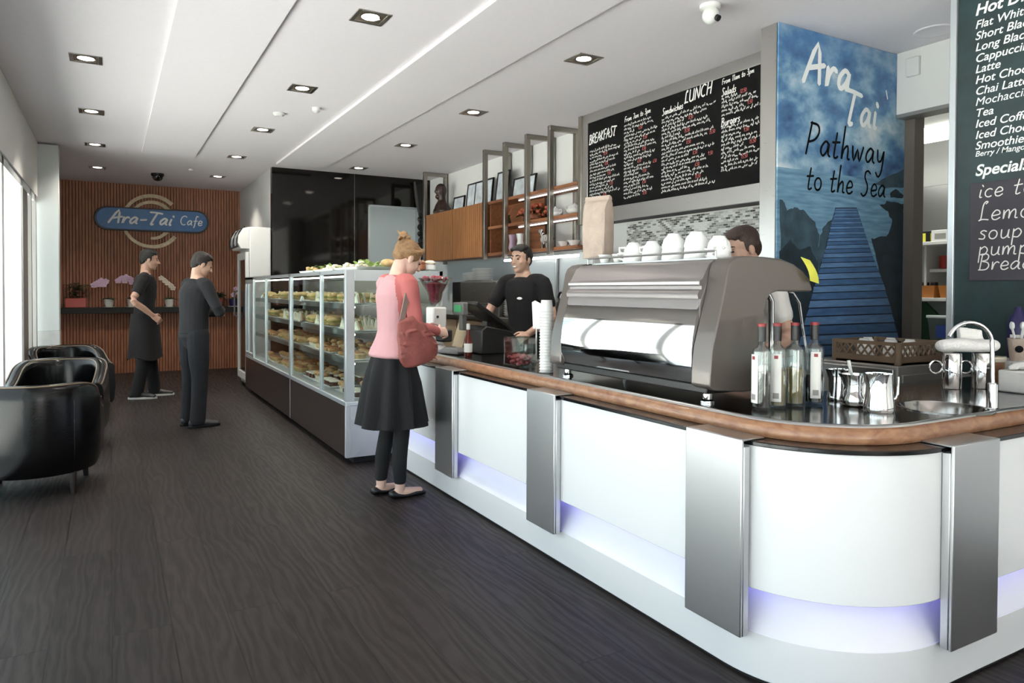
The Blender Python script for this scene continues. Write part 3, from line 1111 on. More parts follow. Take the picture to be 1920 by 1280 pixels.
t = thing('dome_camera', 'black dome security camera on the ceiling by the timber wall', 'security camera', (.61, 11.6, CEIL))
MB().lathe([(.001, 0), (.085, 0), (.085, -.03), (.075, -.04), (.001, -.04)], n=20).build('base', 'black', t)
MB().lathe([(.07, -.04), (.066, -.07), (.045, -.1), (.001, -.112)], n=20).build('dome', 'black_glass', t)
t = thing('eyeball_camera', 'white eyeball security camera on the ceiling before the blackboard', 'security camera', (3.08, 3.1, CEIL))
MB().lathe([(.001, 0), (.06, 0), (.06, -.02), (.045, -.03), (.001, -.03)], n=20).build('base', 'white_plastic', t)
MB().ell((-.005, -.01, -.065), .05).build('ball', 'white_plastic', t)
MB().cyl((.0, -.05, -.085), (.004, -.066, -.098), .018).build('lens', 'black', t)
t = thing('smoke_detector', 'small white smoke detector on the ceiling, nearer the middle downlights', 'smoke detector', (1.41, 7.03, CEIL))
MB().lathe([(.001, 0), (.055, 0), (.055, -.014), (.035, -.03), (.001, -.03)], n=18).build('body', 'white_plastic', t)
t = thing('motion_sensor', 'small white motion sensor on the ceiling beside the dropped panel strip', 'sensor', (1.668, 6.65, CEIL))
MB().lathe([(.001, 0), (.04, 0), (.036, -.03), (.02, -.045), (.001, -.048)], n=18).build('body', 'white_plastic', t)
t = thing('sprinkler_cap', 'tiny white ceiling cap near the timber slat wall', 'ceiling cap', (.994, 10.93, CEIL))
MB().lathe([(.001, 0), (.035, 0), (.03, -.02), (.001, -.024)], n=16).build('body', 'white_plastic', t)
t = thing('ceiling_speaker', 'round white speaker grille on the ceiling near the blue banner', 'speaker', (4.63, 2.68, CEIL))
MB().lathe([(.001, -.003), (.1, -.004), (.113, -.006), (.12, -.003), (.122, 0), (.001, 0)], n=28).build('grille', 'ceiling', t)
t = thing('wall_sensor_box', 'flat white box on the white header beside the banner', 'sensor box', (XR, 2.95, 2.9))
MB().box(XR-.03, XR, 2.9, 2.99, 2.84, 2.97).build('body', 'white_plastic', t, world=True, bevel=.006)

# ------------------------------------------------------------------ far sign and shelf plants
SY = YB-.022
t = thing('cafe_sign', 'blue pill shaped cafe sign with white hand lettering over bronze rings', 'sign', (.61, SY, 2.46))


def pill(hw, hh, n=14):
    p = []
    for s, a0 in ((1, -90), (-1, 90)):
        for i in range(n+1):
            a = math.radians(a0+180*i/n)
            p.append((.615+s*(hw-hh)+hh*math.cos(a), 2.462+hh*math.sin(a)))
    return p


MB().prism(pill(.83, .185), 1, SY-.1, SY-.05).build('rim', 'sign_rim', t, world=True, bevel=.008)
MB().prism(pill(.80, .163), 1, SY-.112, SY-.1).build('face', 'sign_blue', t, world=True, bevel=.004)
mb = MB()
letter(mb, 'Ara-Tai', (-.02, SY-.1125, 2.39), X_, Z_, .205, .03, .002, .3, .1, 1.08)
mb.build('lettering', 'white_ink', t, world=True, fix=False, angle=0)
mb = MB()
letter(mb, 'Cafe', (1.0, SY-.1125, 2.405), X_, Z_, .15, .017, .002, .15, .1, 1.02)
mb.build('lettering', 'white_ink', t, world=True, fix=False, angle=0)


def ringarc(c, r0, r1, a0, a1, y0, y1, n=26):
    mb = MB()
    rs = []
    for i in range(n+1):
        u = i/n
        a = math.radians(a0+(a1-a0)*u)
        wv = 1-.35*(1-u)
        ri, ro = r1-(r1-r0)*wv, r1
        rs.append([(c[0]+ri*math.cos(a), y0, c[1]+ri*math.sin(a)), (c[0]+ro*math.cos(a), y0, c[1]+ro*math.sin(a)),
                   (c[0]+ro*math.cos(a), y1, c[1]+ro*math.sin(a)), (c[0]+ri*math.cos(a), y1, c[1]+ri*math.sin(a))])
    mb.rings(rs)
    return mb


rc = (.60, 2.445)
ringarc(rc, .375, .44, 185, 45, SY-.045, SY-.002).build('ring', 'bronze', t, world=True)
ringarc(rc, .375, .44, 185, 325, SY-.045, SY-.002).build('ring', 'bronze', t, world=True)
ringarc(rc, .275, .335, 165, 28, SY-.045, SY-.002).build('ring', 'bronze', t, world=True)
ringarc(rc, .235, .295, 265, 330, SY-.045, SY-.002).build('ring', 'bronze', t, world=True)


def leaf_blade(mb, base, d, L, wv, droop=.5):
    base, d = V(base), V(d).normalized()
    s = d.cross(Z_)
    if s.length < .1:
        s = X_.copy()
    s.normalize()
    pts = []
    for i in range(6):
        u = i/5
        c = base+d*(L*u)-Z_*(droop*L*u*u)
        ww = wv*math.sin(PI*min(1, .12+u*.88))**.8
        pts.append([c-s*ww, c+Z_*.004*(1-u), c+s*ww, c-Z_*.004])
    mb.rings(pts)


def potplant(name, label, x, y, pot, potmat, leaves, flowers=None, flab='petal_pink', dish=True, bushy=False):
    t = thing(name, label, 'plant', (x, y, 1.056))
    if pot == 'round':
        MB().lathe([(.05, .012), (.062, .05), (.07, .13), (.066, .13), (.056, .06), (.001, .05)], n=20).build('pot', potmat, t)
    else:
        mb = MB().box(-.15, .13, -.07, .07, 0.0, .15)
        mb.build('pot', potmat, t, bevel=.012)
    if dish and pot == 'round':
        MB().lathe([(.001, 0), (.08, 0), (.095, .014), (.08, .013), (.001, .012)], n=20).build('saucer', 'white_china', t)
    mb = MB()
    rnd = random.Random(hash(label) % 1000 if False else len(label)*7+int(x*100))
    if bushy:
        for k in range(95):
            a = rnd.uniform(0, 2*PI)
            r = rnd.uniform(0, .15 if pot == 'box' else .08)
            z = .15+rnd.uniform(0, .22 if pot == 'box' else .08)
            leaf_blade(mb, (r*math.cos(a)*1.0, r*math.sin(a)*.5, z), (math.cos(a), math.sin(a)*.7, rnd.uniform(-.1, .9)), rnd.uniform(.05, .09), .018, .3)
    else:
        for k in range(leaves):
            a = 2*PI*k/leaves+rnd.uniform(-.3, .3)
            leaf_blade(mb, (0, 0, .12), (math.cos(a), math.sin(a)*.8, rnd.uniform(.5, .9)), rnd.uniform(.15, .2), .033, .6)
    mb.build('leaves', 'leaf', t)
    if flowers:
        path, spots, rr = flowers
        MB().tube(path, .004, 6).build('stem', 'leaf', t)
        for (fx, fz) in spots:
            mb = MB()
            for k in range(5):
                a = 2*PI*k/5+.3
                mb.ell((fx+rr*.6*math.cos(a), -.02, fz+rr*.6*math.sin(a)), (rr*.55, .008, rr*.45), 8, 5)
            mb.ell((fx, -.03, fz), rr*.25, 8, 5)
            mb.build('blossom', flab, t)
    return t


PY = 12.865
potplant('planter_box', 'red rectangular planter with bushy dark green plant by the pillar', -.45, PY, 'box', 'red_pot', 0, bushy=True)
potplant('potted_orchid', 'pink orchid in white pot beside the red planter', -.02, PY, 'round', 'white_pot', 6,
         ([(0, 0, .12), (.02, 0, .3), (-.02, 0, .43), (-.12, -.01, .44), (-.2, -.01, .36)], [(-.04, .41), (-.1, .42), (-.16, .38), (-.2, .35), (-.13, .36), (-.07, .36)], .045))
potplant('potted_orchid', 'pink orchid in white pot directly left of the younger standing man', .3, PY, 'round', 'white_pot', 6,
         ([(0, 0, .12), (.02, 0, .32), (-.02, 0, .46), (-.1, -.01, .48), (-.2, -.01, .42)], [(-.02, .45), (-.08, .48), (-.14, .46), (-.19, .42), (-.1, .42), (.0, .4)], .045))
potplant('potted_orchid', 'cream orchid in white pot between the two standing men', .84, PY, 'round', 'white_pot', 6,
         ([(0, 0, .12), (-.02, 0, .34), (-.1, 0, .46), (-.03, -.01, .45), (.03, -.01, .37)], [(-.12, .47), (-.07, .43), (-.03, .39), (.02, .35), (.05, .31)], .042), 'petal_white')
potplant('potted_plant', 'small green plant in red pot right of the older standing man', 1.58, PY, 'round', 'red_pot', 0, dish=False, bushy=True)
potplant('potted_plant', 'small plant with pink flower in dark pot by the drinks fridge', 1.82, PY, 'round', 'purple', 5,
         ([(0, 0, .12), (.01, 0, .22), (.04, 0, .3)], [(.0, .2), (.04, .3), (.07, .24)], .04), 'petal_pink')

# ------------------------------------------------------------------ the counter
CX, CY0, CRR = 2.40, 1.84, .49     # corner centre and radius of the front panel
CEND = 5.30


def cpath(off, n=18, xe=4.145, ye=CEND):
    r = CRR-off
    p = [(CX-r, ye), (CX-r, 4.0), (CX-r, 2.9)]
    for i in range(n+1):
        a = PI+PI/2*i/n
        p.append((CX+r*math.cos(a), CY0+r*math.sin(a)))
    p += [(3.4, CY0-r), (xe, CY0-r)]
    return p


def cribbon(mb, prof):
    """sweep a closed (offset, z) profile along the counter front"""
    paths = [cpath(o) for o, z in prof]
    rs = []
    for i in range(len(paths[0])):
        rs.append([(paths[k][i][0], paths[k][i][1], prof[k][1]) for k in range(len(prof))])
    mb.rings(rs)
    return mb


t = thing('service_counter', 'long white counter with glowing lavender foot strip, steel straps and timber edge', 'counter', (2.3, 3.2, 0))
cribbon(MB(), [(0, .325), (.022, .325), (.022, .822), (0, .822)]).build('front_panel', 'white_gloss', t, world=True, angle=50, bevel=.003)
cribbon(MB(), [(.012, .012), (.06, .012), (.06, .17), (.012, .172)]).build('plinth', 'white_gloss', t, world=True, angle=50, bevel=.003)
cribbon(MB(), [(.02, .0), (.06, .0), (.06, .012), (.02, .012)]).build('plinth_shadow_line', 'black', t, world=True, angle=50)  # black strip stands in for the shadow line where plinth meets floor
cribbon(MB(), [(.014, .170), (.13, .34), (.145, .34), (.06, .165)]).build('cove', 'white_gloss', t, world=True, angle=50)
cribbon(MB(), [(.03, .345), (.11, .345), (.11, .352), (.03, .352)]).build('light_strip', 'led', t, world=True, angle=50)
cribbon(MB(), [(.024, .355), (.13, .355), (.13, .36), (.024, .36)]).build('strip_cover', 'white_gloss', t, world=True, angle=50)
cribbon(MB(), [(-.014, .822), (.10, .822), (.10, .838), (-.014, .838)]).build('black_ledge', 'black_edge', t, world=True, angle=50, bevel=.003)
cribbon(MB(), [(.072, .839), (.13, .839), (.13, .893), (.085, .893), (.075, .886), (.068, .87), (.068, .85)]).build('timber_edge', 'wood_edge', t, world=True, angle=60)
cribbon(MB(), [(.088, .893), (.108, .893), (.108, .9), (.1, .903), (.09, .9)]).build('steel_rim', 'steel', t, world=True, angle=60)
# bench top with the round sink opening
SKX, SKY, SKR = 2.852, 1.595, .165
outer = cpath(.105)
inner = [(4.145, 2.13), (2.74, 2.13), (2.66, 2.16), (2.62, 2.24), (2.62, CEND)]
bm = bmesh.new()
lo = [bm.verts.new((x, y, .8945)) for x, y in outer+inner]
ed = [bm.edges.new((lo[i], lo[(i+1) % len(lo)])) for i in range(len(lo))]
hv = [bm.verts.new((SKX+SKR*math.cos(2*PI*k/32), SKY+SKR*math.sin(2*PI*k/32), .8945)) for k in range(32)]
ed += [bm.edges.new((hv[k], hv[(k+1) % 32])) for k in range(32)]
bmesh.ops.triangle_fill(bm, edges=ed, use_beauty=True, normal=(0, 0, 1))
mb = MB()
mb.add([tuple(v.co) for v in bm.verts], [[v.index for v in f.verts] for f in (bm.verts.index_update() or bm.faces)])
bm.free()
p = [(x, y) for x, y in inner]
for i in range(len(p)-1):
    (xa, ya), (xb, yb) = p[i], p[i+1]
    mb.add([(xa, ya, .8945), (xb, yb, .8945), (xb, yb, .855), (xa, ya, .855)], [(0, 1, 2, 3)])
mb.build('bench_top', 'steel_top', t, world=True)
mb = MB()
for i in range(len(p)-1):
    (xa, ya), (xb, yb) = p[i], p[i+1]
    mb.add([(xa-.03, ya-.03, .86), (xb-.03, yb-.03, .86), (xb-.03, yb-.03, .0), (xa-.03, ya-.03, .0)], [(0, 1, 2, 3)])
mb.add([(1.98, CEND-.004, 0), (2.6, CEND-.004, 0), (2.6, CEND-.004, .87), (1.98, CEND-.004, .87)], [(0, 1, 2, 3)])
mb.build('carcass', 'white_gloss', t, world=True)


def strap(x0, x1, y0, y1, axis, label):
    """folded steel channel: front plate, two thin cheeks, and a top plate running back to the timber"""
    pl = .012
    s = thing('steel_strap', label, 'steel strap', ((x0+x1)/2, (y0+y1)/2, .165), 0, 'brushed steel straps folded over the counter front')
    if axis == 0:
        MB().box(x0, x0+pl, y0, y1, .165, .845).box(x0+pl, x0+.04, y0, y0+.006, .165, .82).box(x0+pl, x0+.04, y1-.006, y1, .165, .82).build('front_plate', 'steel_strap', s, world=True, bevel=.004)
        MB().box(x0+pl, x0+.112, y0, y1, .8385, .8449).build('top_plate', 'steel', s, world=True, bevel=.002)
    else:
        MB().box(x0, x1, y0, y0+pl, .165, .845).box(x0, x0+.006, y0+pl, y0+.04, .165, .82).box(x1-.006, x1, y0+pl, y0+.04, .165, .82).build('front_plate', 'steel_strap', s, world=True, bevel=.004)
        MB().box(x0, x1, y0+pl, y0+.112, .8385, .8449).build('top_plate', 'steel', s, world=True, bevel=.002)


strap(1.868, 1.9, 4.068, 4.34, 0, 'brushed steel strap on the counter front just right of the woman')
strap(1.868, 1.9, 2.89, 3.151, 0, 'brushed steel strap in the middle of the straight white counter front')
strap(1.868, 1.9, 1.715, 1.985, 0, 'brushed steel strap on the counter front left of the curved corner')
strap(2.405, 2.687, 1.308, 1.34, 1, 'dark brushed steel strap just past the curved counter corner')

# sink and tap
t = thing('round_sink', 'round steel sink bowl let into the counter corner', 'sink', (SKX, SKY, .895))
MB().lathe([(.172, -.001), (.172, .003), (.160, .002), (.150, -.03), (.14, -.10), (.11, -.128), (.03, -.133), (.001, -.134)], n=36, cap=False).build('bowl', 'steel_top', t)
MB().lathe([(.001, -.13), (.025, -.13), (.03, -.127), (.001, -.127)], n=18).build('drain', 'chrome', t)
t = thing('gooseneck_tap', 'slim chrome gooseneck tap standing beside the round sink', 'tap', (2.972, 1.478, .895))
MB().lathe([(.026, 0), (.026, .006), (.018, .01), (.018, .1), (.012, .106), (.001, .106)], n=20).build('base', 'chrome', t)
sp = [(0, 0, .1), (-.002, .001, .2), (-.004, .002, .25)]
dv = V((-.80, .52, 0)).normalized()
for i in range(15):
    a = PI*i/15*.95
    sp.append(tuple(V((-.004, .002, .255))+dv*(.083*(1-math.cos(a)))+V((0, 0, .083*math.sin(a)))))
MB().tube(sp, .0078, 10).build('spout', 'chrome', t)
MB().cyl((0, 0, .05), (.05, .02, .07), .006, .005).build('lever', 'chrome', t)

# ------------------------------------------------------------------ espresso machine
mt = thing('espresso_machine', 'large taupe espresso machine with mirrored back panel on the counter', 'coffee machine', (2.3, 2.64, .895))
prof = [(2.062, .972), (2.062, 1.02), (2.072, 1.12), (2.11, 1.25), (2.14, 1.36), (2.156, 1.44), (2.17, 1.468), (2.2, 1.487), (2.24, 1.494), (2.36, 1.494), (2.47, 1.488), (2.55, 1.466), (2.61, 1.436), (2.648, 1.405), (2.668, 1.36), (2.66, 1.35),
        (2.45, 1.352), (2.405, 1.34), (2.385, 1.31), (2.372, 1.26), (2.355, .94), (2.25, .938), (2.09, .955)]
for ya, yb in ((2.06, 2.165), (3.13, 3.235)):
    MB().prism(prof, 1, ya, yb).build('side_cheek', 'taupe', mt, world=True, bevel=.012, seg=3)
inn = [(2.10, .975), (2.10, 1.3), (2.16, 1.44), (2.24, 1.47), (2.46, 1.465), (2.58, 1.42), (2.62, 1.37), (2.42, 1.365), (2.36, 1.3), (2.345, .98)]
MB().prism(inn, 1, 2.165, 3.13).build('body', 'taupe_light', mt, world=True, bevel=.01)
# mirrored back, gently bowed
mp = [(2.078, .975), (2.066, 1.03), (2.064, 1.09), (2.071, 1.16), (2.088, 1.24), (2.115, 1.318), (2.125, 1.318), (2.125, .975)]
MB().prism(mp, 1, 2.166, 3.129).build('mirror_panel', 'chrome', mt, world=True, angle=50)
vz = [(2.10, 1.318), (2.096, 1.335), (2.104, 1.352), (2.118, 1.358), (2.118, 1.372), (2.108, 1.376), (2.106, 1.392), (2.122, 1.4), (2.128, 1.41), (2.158, 1.462), (2.19, 1.482), (2.26, 1.487), (2.26, 1.318)]
MB().prism(vz, 1, 2.166, 3.129).build('visor', 'taupe_light', mt, world=True, angle=50)
MB().box(2.104, 2.114, 2.17, 3.125, 1.377, 1.391).build('trim_bar', 'steel_h', mt, world=True, bevel=.002)
MB().box(2.085, 2.6, 2.1, 3.2, .935, .972).build('lower_tray', 'black_plastic', mt, world=True, bevel=.006)
for fx, fy in ((2.13, 2.14), (2.13, 3.16), (2.52, 2.14), (2.52, 3.16)):
    MB().lathe([(.03, 0), (.03, .008), (.02, .014), (.02, .04), (.001, .041)], (fx, fy, .895), 16).build('foot', 'chrome', mt, world=True)
MB().box(2.38, 2.72, 2.12, 3.18, .968, 1.0).build('drip_tray', 'steel', mt, world=True, bevel=.004)
MB().box(2.24, 2.56, 2.2, 3.1, 1.487, 1.494).tube([(2.22, 2.19, 1.52), (2.22, 3.11, 1.52)], .005).tube([(2.22, 2.19, 1.49), (2.22, 2.19, 1.52)], .004).tube([(2.22, 3.11, 1.49), (2.22, 3.11, 1.52)], .004).build('cup_tray', 'steel', mt, world=True)
for gy in (2.38, 2.64, 2.9):
    g = MB().lathe([(.035, 0), (.038, .05), (.03, .07), (.001, .075)], (2.52, gy, 1.27), 18).build('group_head', 'chrome', mt, world=True)
    MB().lathe([(.034, 0), (.034, .03), (.001, .031)], (2.52, gy, 1.235), 18).cyl((2.55, gy, 1.25), (2.70, gy, 1.235), .011, .014).build('portafilter', 'black_plastic', mt, world=True)
for gy in (2.13, 3.16):
    MB().tube([(2.60, gy, 1.35), (2.63, gy, 1.345), (2.66, gy-.01, 1.30), (2.675, gy-.015, 1.2), (2.70, gy-.02, 1.08)], .0055, 8).build('steam_wand', 'chrome', mt, world=True)
MB().tube([(2.40, 2.10, 1.35), (2.43, 2.1, 1.345), (2.455, 2.1, 1.31), (2.46, 2.1, 1.05)], .013, 10).build('water_pipe', 'chrome', mt, world=True)
t = thing('sticky_note', 'yellow sticky note on the right end of the coffee machine', 'sticky note', (2.62, 2.1, 1.44))
MB().rings([[V((2.572+.075*v+.05*u, 2.046-.016*math.sin(u*2.6)+.012*v, 1.497-.012*v-.10*u+d)) for v, d in ((0, 0), (1, 0), (1, .0015), (0, .0015))] for u in (0, .2, .4, .6, .8, 1)]).build('paper', 'yellow', t, world=True)


# ------------------------------------------------------------------ glass display case
KX0, KX1, KY0, KY1, KZ0, KZ1 = 1.57, 2.38, 5.37, 10.05, .475, 1.505
kt = thing('display_case', 'long glass food display case on a dark brown base with silver frame', 'display case', (1.97, 7.7, 0))
seam = 7.33
for a, b in ((KY0+.006, seam-.006), (seam+.006, KY1)):
    MB().box(KX0+.004, KX0+.03, a, b, .055, .452).build('base_panel', 'case_base', kt, world=True, bevel=.003)
MB().box(KX0+.03, KX1, KY0, KY0+.02, .055, .46).box(KX0+.001, KX0+.034, KY0-.002, KY0+.03, .055, .46).build('end_panel', 'end_panel', kt, world=True, bevel=.002)
MB().box(KX0+.001, KX0+.028, seam-.0055, seam+.0055, .055, .452).build('base_joint', 'alu', kt, world=True)
MB().box(KX0+.08, KX1-.04, KY0+.06, KY1, 0, .055).box(KX0+.035, KX1, KY0+.03, KY1, .056, .2).build('kick', 'black', kt, world=True)
MB().box(KX0, KX1, KY0, KY1, .452, .487).build('deck', 'alu', kt, world=True, bevel=.003)
MB().box(KX0, KX0+.07, KY0, KY0+.05, .487, KZ1).build('corner_post', 'alu', kt, world=True, bevel=.003)
MB().box(KX1-.05, KX1, KY0, KY0+.04, .487, KZ1).build('corner_post', 'alu', kt, world=True, bevel=.003)
for y, wd in ((6.14, .035), (seam, .075), (8.63, .035), (9.46, .045), (9.82, .03)):
    MB().box(KX0, KX0+.03, y-wd/2, y+wd/2, .487, KZ1).build('mullion', 'alu', kt, world=True, bevel=.003)
MB().box(KX0, KX0+.04, KY1-.05, KY1, .487, KZ1).box(KX1-.05, KX1, KY1-.05, KY1, .487, KZ1).build('corner_post', 'alu', kt, world=True, bevel=.003)
MB().box(KX0, KX0+.022, KY0+.05, KY1, KZ1-.03, KZ1).build('top_rail', 'alu', kt, world=True, bevel=.002)
MB().box(KX0+.07, KX1-.05, KY0, KY0+.03, KZ1-.085, KZ1).build('end_rail', 'alu', kt, world=True, bevel=.002)
MB().box(KX0, KX0+.03, 9.42, KY1, .487, .53).box(KX0, KX0+.03, 9.44, KY1, KZ1-.08, KZ1).build('side_door_frame', 'alu', kt, world=True, bevel=.002)
MB().box(KX1-.03, KX1, KY0, KY1, KZ1-.04, KZ1).box(KX1-.02, KX1-.012, KY0+.04, KY1-.05, .49, 1.46).build('rear_doors', 'frame_grey', kt, world=True)
MB().box(KX0, KX1, KY0, KY1, KZ1, KZ1+.008).build('top_glass', 'glass', kt, world=True)
for a, b in ((KY0+.05, 6.12), (6.16, seam-.04), (seam+.04, 8.61), (8.65, 9.44), (9.48, KY1-.05)):
    MB().box(KX0+.010, KX0+.016, a, b, .49, KZ1-.03).build('front_glass', 'glass', kt, world=True)
MB().box(KX0+.07, KX1-.05, KY0+.012, KY0+.018, .49, KZ1-.085).build('end_glass', 'glass', kt, world=True)
SHELF = [1.235, 1.02, .79]
for z in SHELF:
    MB().box(KX0+.08, KX1-.06, KY0+.05, KY1-.06, z-.008, z).box(KX0+.078, KX0+.084, KY0+.05, KY1-.06, z-.04, z+.004).build('shelf', 'steel_h', kt, world=True)
mb = MB()
for z in (1.458, 1.212, .997, .767):  # tubes under the shelves are added to brighten the food
    mb.cyl((KX0+.10, KY0+.1, z), (KX0+.10, KY1-.1, z), .007, n=10)
mb.build('light_tube', 'added_case_tube', kt, world=True)

# food prototypes -----------------------------------------------------------


def bun():
    t = thing('filled_roll', '', 'bread roll')
    MB().ell((0, 0, .028), (.05, .075, .028), 14, 8).build('bread', 'bread', t)
    mb = MB()
    for k in range(16):
        a = 2*PI*k/16
        leaf_blade(mb, (.03*math.cos(a), .05*math.sin(a), .036), (math.cos(a), math.sin(a), .25), .035, .014, .2)
    mb.build('salad', 'leaf_light', t)
    MB().ell((0, 0, .052), (.048, .074, .026), 14, 8).build('bread_top', 'bread', t)
    return t


def wedge():
    t = thing('sandwich', '', 'sandwich')
    tri = [(-.06, 0), (.06, 0), (0, .085)]
    tri2 = [(-.055, .003), (.055, .003), (0, .08)]
    MB().prism([(a, b) for a, b in tri], 1, -.036, -.016).build('bread', 'pale_bread', t, bevel=.003)
    MB().prism(tri2, 1, -.016, .014).build('filling', 'ham', t)
    MB().prism(tri, 1, .014, .034).build('bread', 'pale_bread', t, bevel=.003)
    mb = MB()
    for k in range(9):
        leaf_blade(mb, (-.05+.0125*k, -.0, .02+.045*(1-abs(k-4)/4)), (random.uniform(-.3, .3), random.uniform(-.6, .6), 1), .035, .012, .5)
    mb.build('salad', 'leaf_light', t)
    return t


def muffin(top='pastry'):
    t = thing('muffin', '', 'muffin')
    MB().lathe([(.001, 0), (.026, 0), (.036, .045), (.001, .045)], n=18).build('paper_case', 'paper_case', t)
    mb = MB()
    mb.ell((0, 0, .052), (.046, .046, .027), 14, 8)
    mb.build('top', top, t)
    return t


def pie():
    t = thing('round_pie', '', 'pie')
    MB().lathe([(.001, 0), (.042, 0), (.055, .035), (.05, .042), (.001, .046)], n=20).build('crust', 'bread', t)
    MB().lathe([(.001, .046), (.04, .044), (.036, .052), (.001, .056)], n=20).build('topping', 'tomato', t)
    return t


def slice_():
    t = thing('cake_slice', '', 'cake slice')
    MB().box(-.035, .035, -.05, .05, 0, .035).build('base', 'choc', t, bevel=.004)
    MB().box(-.034, .034, -.049, .049, .0355, .047).build('icing', 'cream', t, bevel=.004)
    return t


def croissant():
    t = thing('croissant', '', 'croissant')
    mb = MB()
    P, R = [], []
    for i in range(9):
        a = math.radians(-75+150*i/8)
        P.append((.06*math.cos(a)-.045, .07*math.sin(a), .026))
        R.append((.008+.02*math.cos(a)**1.2 if True else 0)+(.003 if i % 2 else 0))
    mb.loft(P, R, (0, 0, 1), 12, 2)
    mb.build('pastry', 'bread', t)
    return t


def savoury():
    t = thing('savoury_slice', '', 'savoury slice')
    MB().box(-.045, .045, -.06, .06, 0, .028).build('base', 'pastry', t, bevel=.006)
    mb = MB()
    for k in range(14):
        mb.ell((random.uniform(-.035, .035), random.uniform(-.05, .05), .03), (.012, .014, .008), 8, 5)
    mb.build('topping', 'tomato', t)
    return t


PROTO = {'roll': bun(), 'sandwich': wedge(), 'muffin': muffin(), 'pie': pie(), 'slice': slice_(), 'croissant': croissant(), 'savoury': savoury()}
NAMES = {'roll': 'salad filled bread roll', 'sandwich': 'triangular sandwich with salad', 'muffin': 'brown topped muffin in paper case', 'pie': 'round golden pie with orange topping', 'slice': 'dark cake slice with cream icing', 'croissant': 'golden croissant', 'savoury': 'baked savoury slice with golden topping'}
SIZE = {'roll': (.135, 0), 'sandwich': (.095, 0), 'muffin': (.10, 0), 'pie': (.12, 0), 'slice': (.09, 0), 'croissant': (.125, 0), 'savoury': (.12, 0)}
LEVELS = [(1.2355, 'top shelf'), (1.0205, 'second shelf'), (.7905, 'third shelf'), (.4875, 'bottom deck')]
BAYS = [(5.5, 6.08, 'bay nearest the woman'), (6.22, 7.24, 'second bay from the woman'), (7.42, 8.56, 'third bay from the woman'), (8.7, 9.38, 'farthest wide bay')]
PLAN = {0: [['sandwich', 'roll'], ['roll', 'sandwich', 'roll'], ['roll', 'sandwich'], ['croissant', 'roll']],
        1: [['sandwich', 'sandwich', 'roll'], ['roll', 'sandwich'], ['sandwich', 'pie'], ['roll', 'sandwich']],
        2: [['pie', 'savoury'], ['savoury', 'pie', 'muffin'], ['croissant', 'savoury'], ['savoury', 'pie']],
        3: [['slice', 'muffin'], ['slice', 'muffin', 'slice'], ['pie', 'savoury'], ['pie', 'muffin']]}
rnd = random.Random(3)
used = {}
food_n = 0
for li, (z, ln) in enumerate(LEVELS):
    for bi, (a, b, bn) in enumerate(BAYS):
        kinds = PLAN[li][bi]
        tr = thing('serving_tray', 'flat white serving tray under the food on the %s, %s' % (ln, bn), 'tray', (1.93, (a+b)/2, z), 0, 'serving trays inside the display case')
        MB().box(-.25, .25, -(b-a)/2, (b-a)/2, .0005, .008).build('tray', 'white_china', tr, bevel=.003)
        rows = (1.74, 1.90, 2.06)
        for ri, x in enumerate(rows):
            y = a
            while y < b-.05:
                k2 = kinds[rnd.randrange(len(kinds))] if ri else kinds[(int((y-a)/.3)) % len(kinds)]
                stp = SIZE[k2][0]
                y += stp*.52
                if y > b-stp*.45:
                    break
                lab = '%s on the %s, %s' % (NAMES[k2], ln, bn)
                rz = rnd.uniform(-.15, .15)+(PI/2 if k2 in ('roll', 'savoury', 'slice', 'croissant') else 0)
                if k2 == 'sandwich':
                    rz = rnd.uniform(-.15, .15)+PI/2
                loc = (x+rnd.uniform(-.008, .008), y, z+.0085)
                g = 'food laid out inside the display case'
                if k2 not in used:
                    o = PROTO[k2]
                    o.location, o.rotation_euler = loc, (0, 0, rz)
                    o['label'], o['group'] = lab, g
                    used[k2] = 1
                else:
                    dup(PROTO[k2], loc, rz, lab, g, rnd.uniform(.92, 1.08))
                food_n += 1
                y += stp*.52
# star shaped card and price tickets in the case
t = thing('price_card', 'white star shaped price card at the bottom of the far bay', 'price card', (1.66, 9.0, .4875))
star = [((.055 if k % 2 else .11)*math.cos(PI*k/8), .11+(.055 if k % 2 else .11)*math.sin(PI*k/8)) for k in range(16)]
MB().prism(star, 0, -.002, .002).build('card', 'paper', t)
for i, (y, z, nm) in enumerate(((9.3, 1.2355, 'top shelf far end'), (7.2, 1.2355, 'top shelf by the middle post'))):
    t = thing('price_ticket', 'small white price ticket on the %s of the glass case' % nm, 'price ticket', (1.664, y, z))
    MB().prism([(-.02, 0), (.02, 0), (.004, .05), (0, .05)], 1, -.03, .03).build('ticket', 'paper', t)

# platters on top of the case
TOPZ = KZ1+.008


def platter(y0, y1, label, bits, mats, n, seed):
    t = thing('salad_platter', label, 'platter', (1.86, (y0+y1)/2, TOPZ), 0, 'platters on top of the display case')
    h = (y1-y0)/2
    MB().rings([[(-.17*s, -h*s, z), (.17*s, -h*s, z), (.17*s, h*s, z), (-.17*s, h*s, z)] for s, z in ((.9, 0), (1, .022), (.98, .022), (.88, .006))]).build('dish', 'white_china', t)
    r = random.Random(seed)
    for mname, pn in zip(mats, bits):
        mb = MB()
        for k in range(n):
            c = (r.uniform(-.13, .13), r.uniform(-h*.85, h*.85), .02+r.uniform(0, .035))
            if mname.startswith('leaf'):
                leaf_blade(mb, c, (r.uniform(-1, 1), r.uniform(-1, 1), r.uniform(.2, 1)), .06, .02, .3)
            else:
                mb.ell(c, (r.uniform(.015, .03), r.uniform(.015, .03), r.uniform(.012, .02)), 8, 6)
        o = mb.build(pn, mname, t)
        o['kind'] = 'stuff'


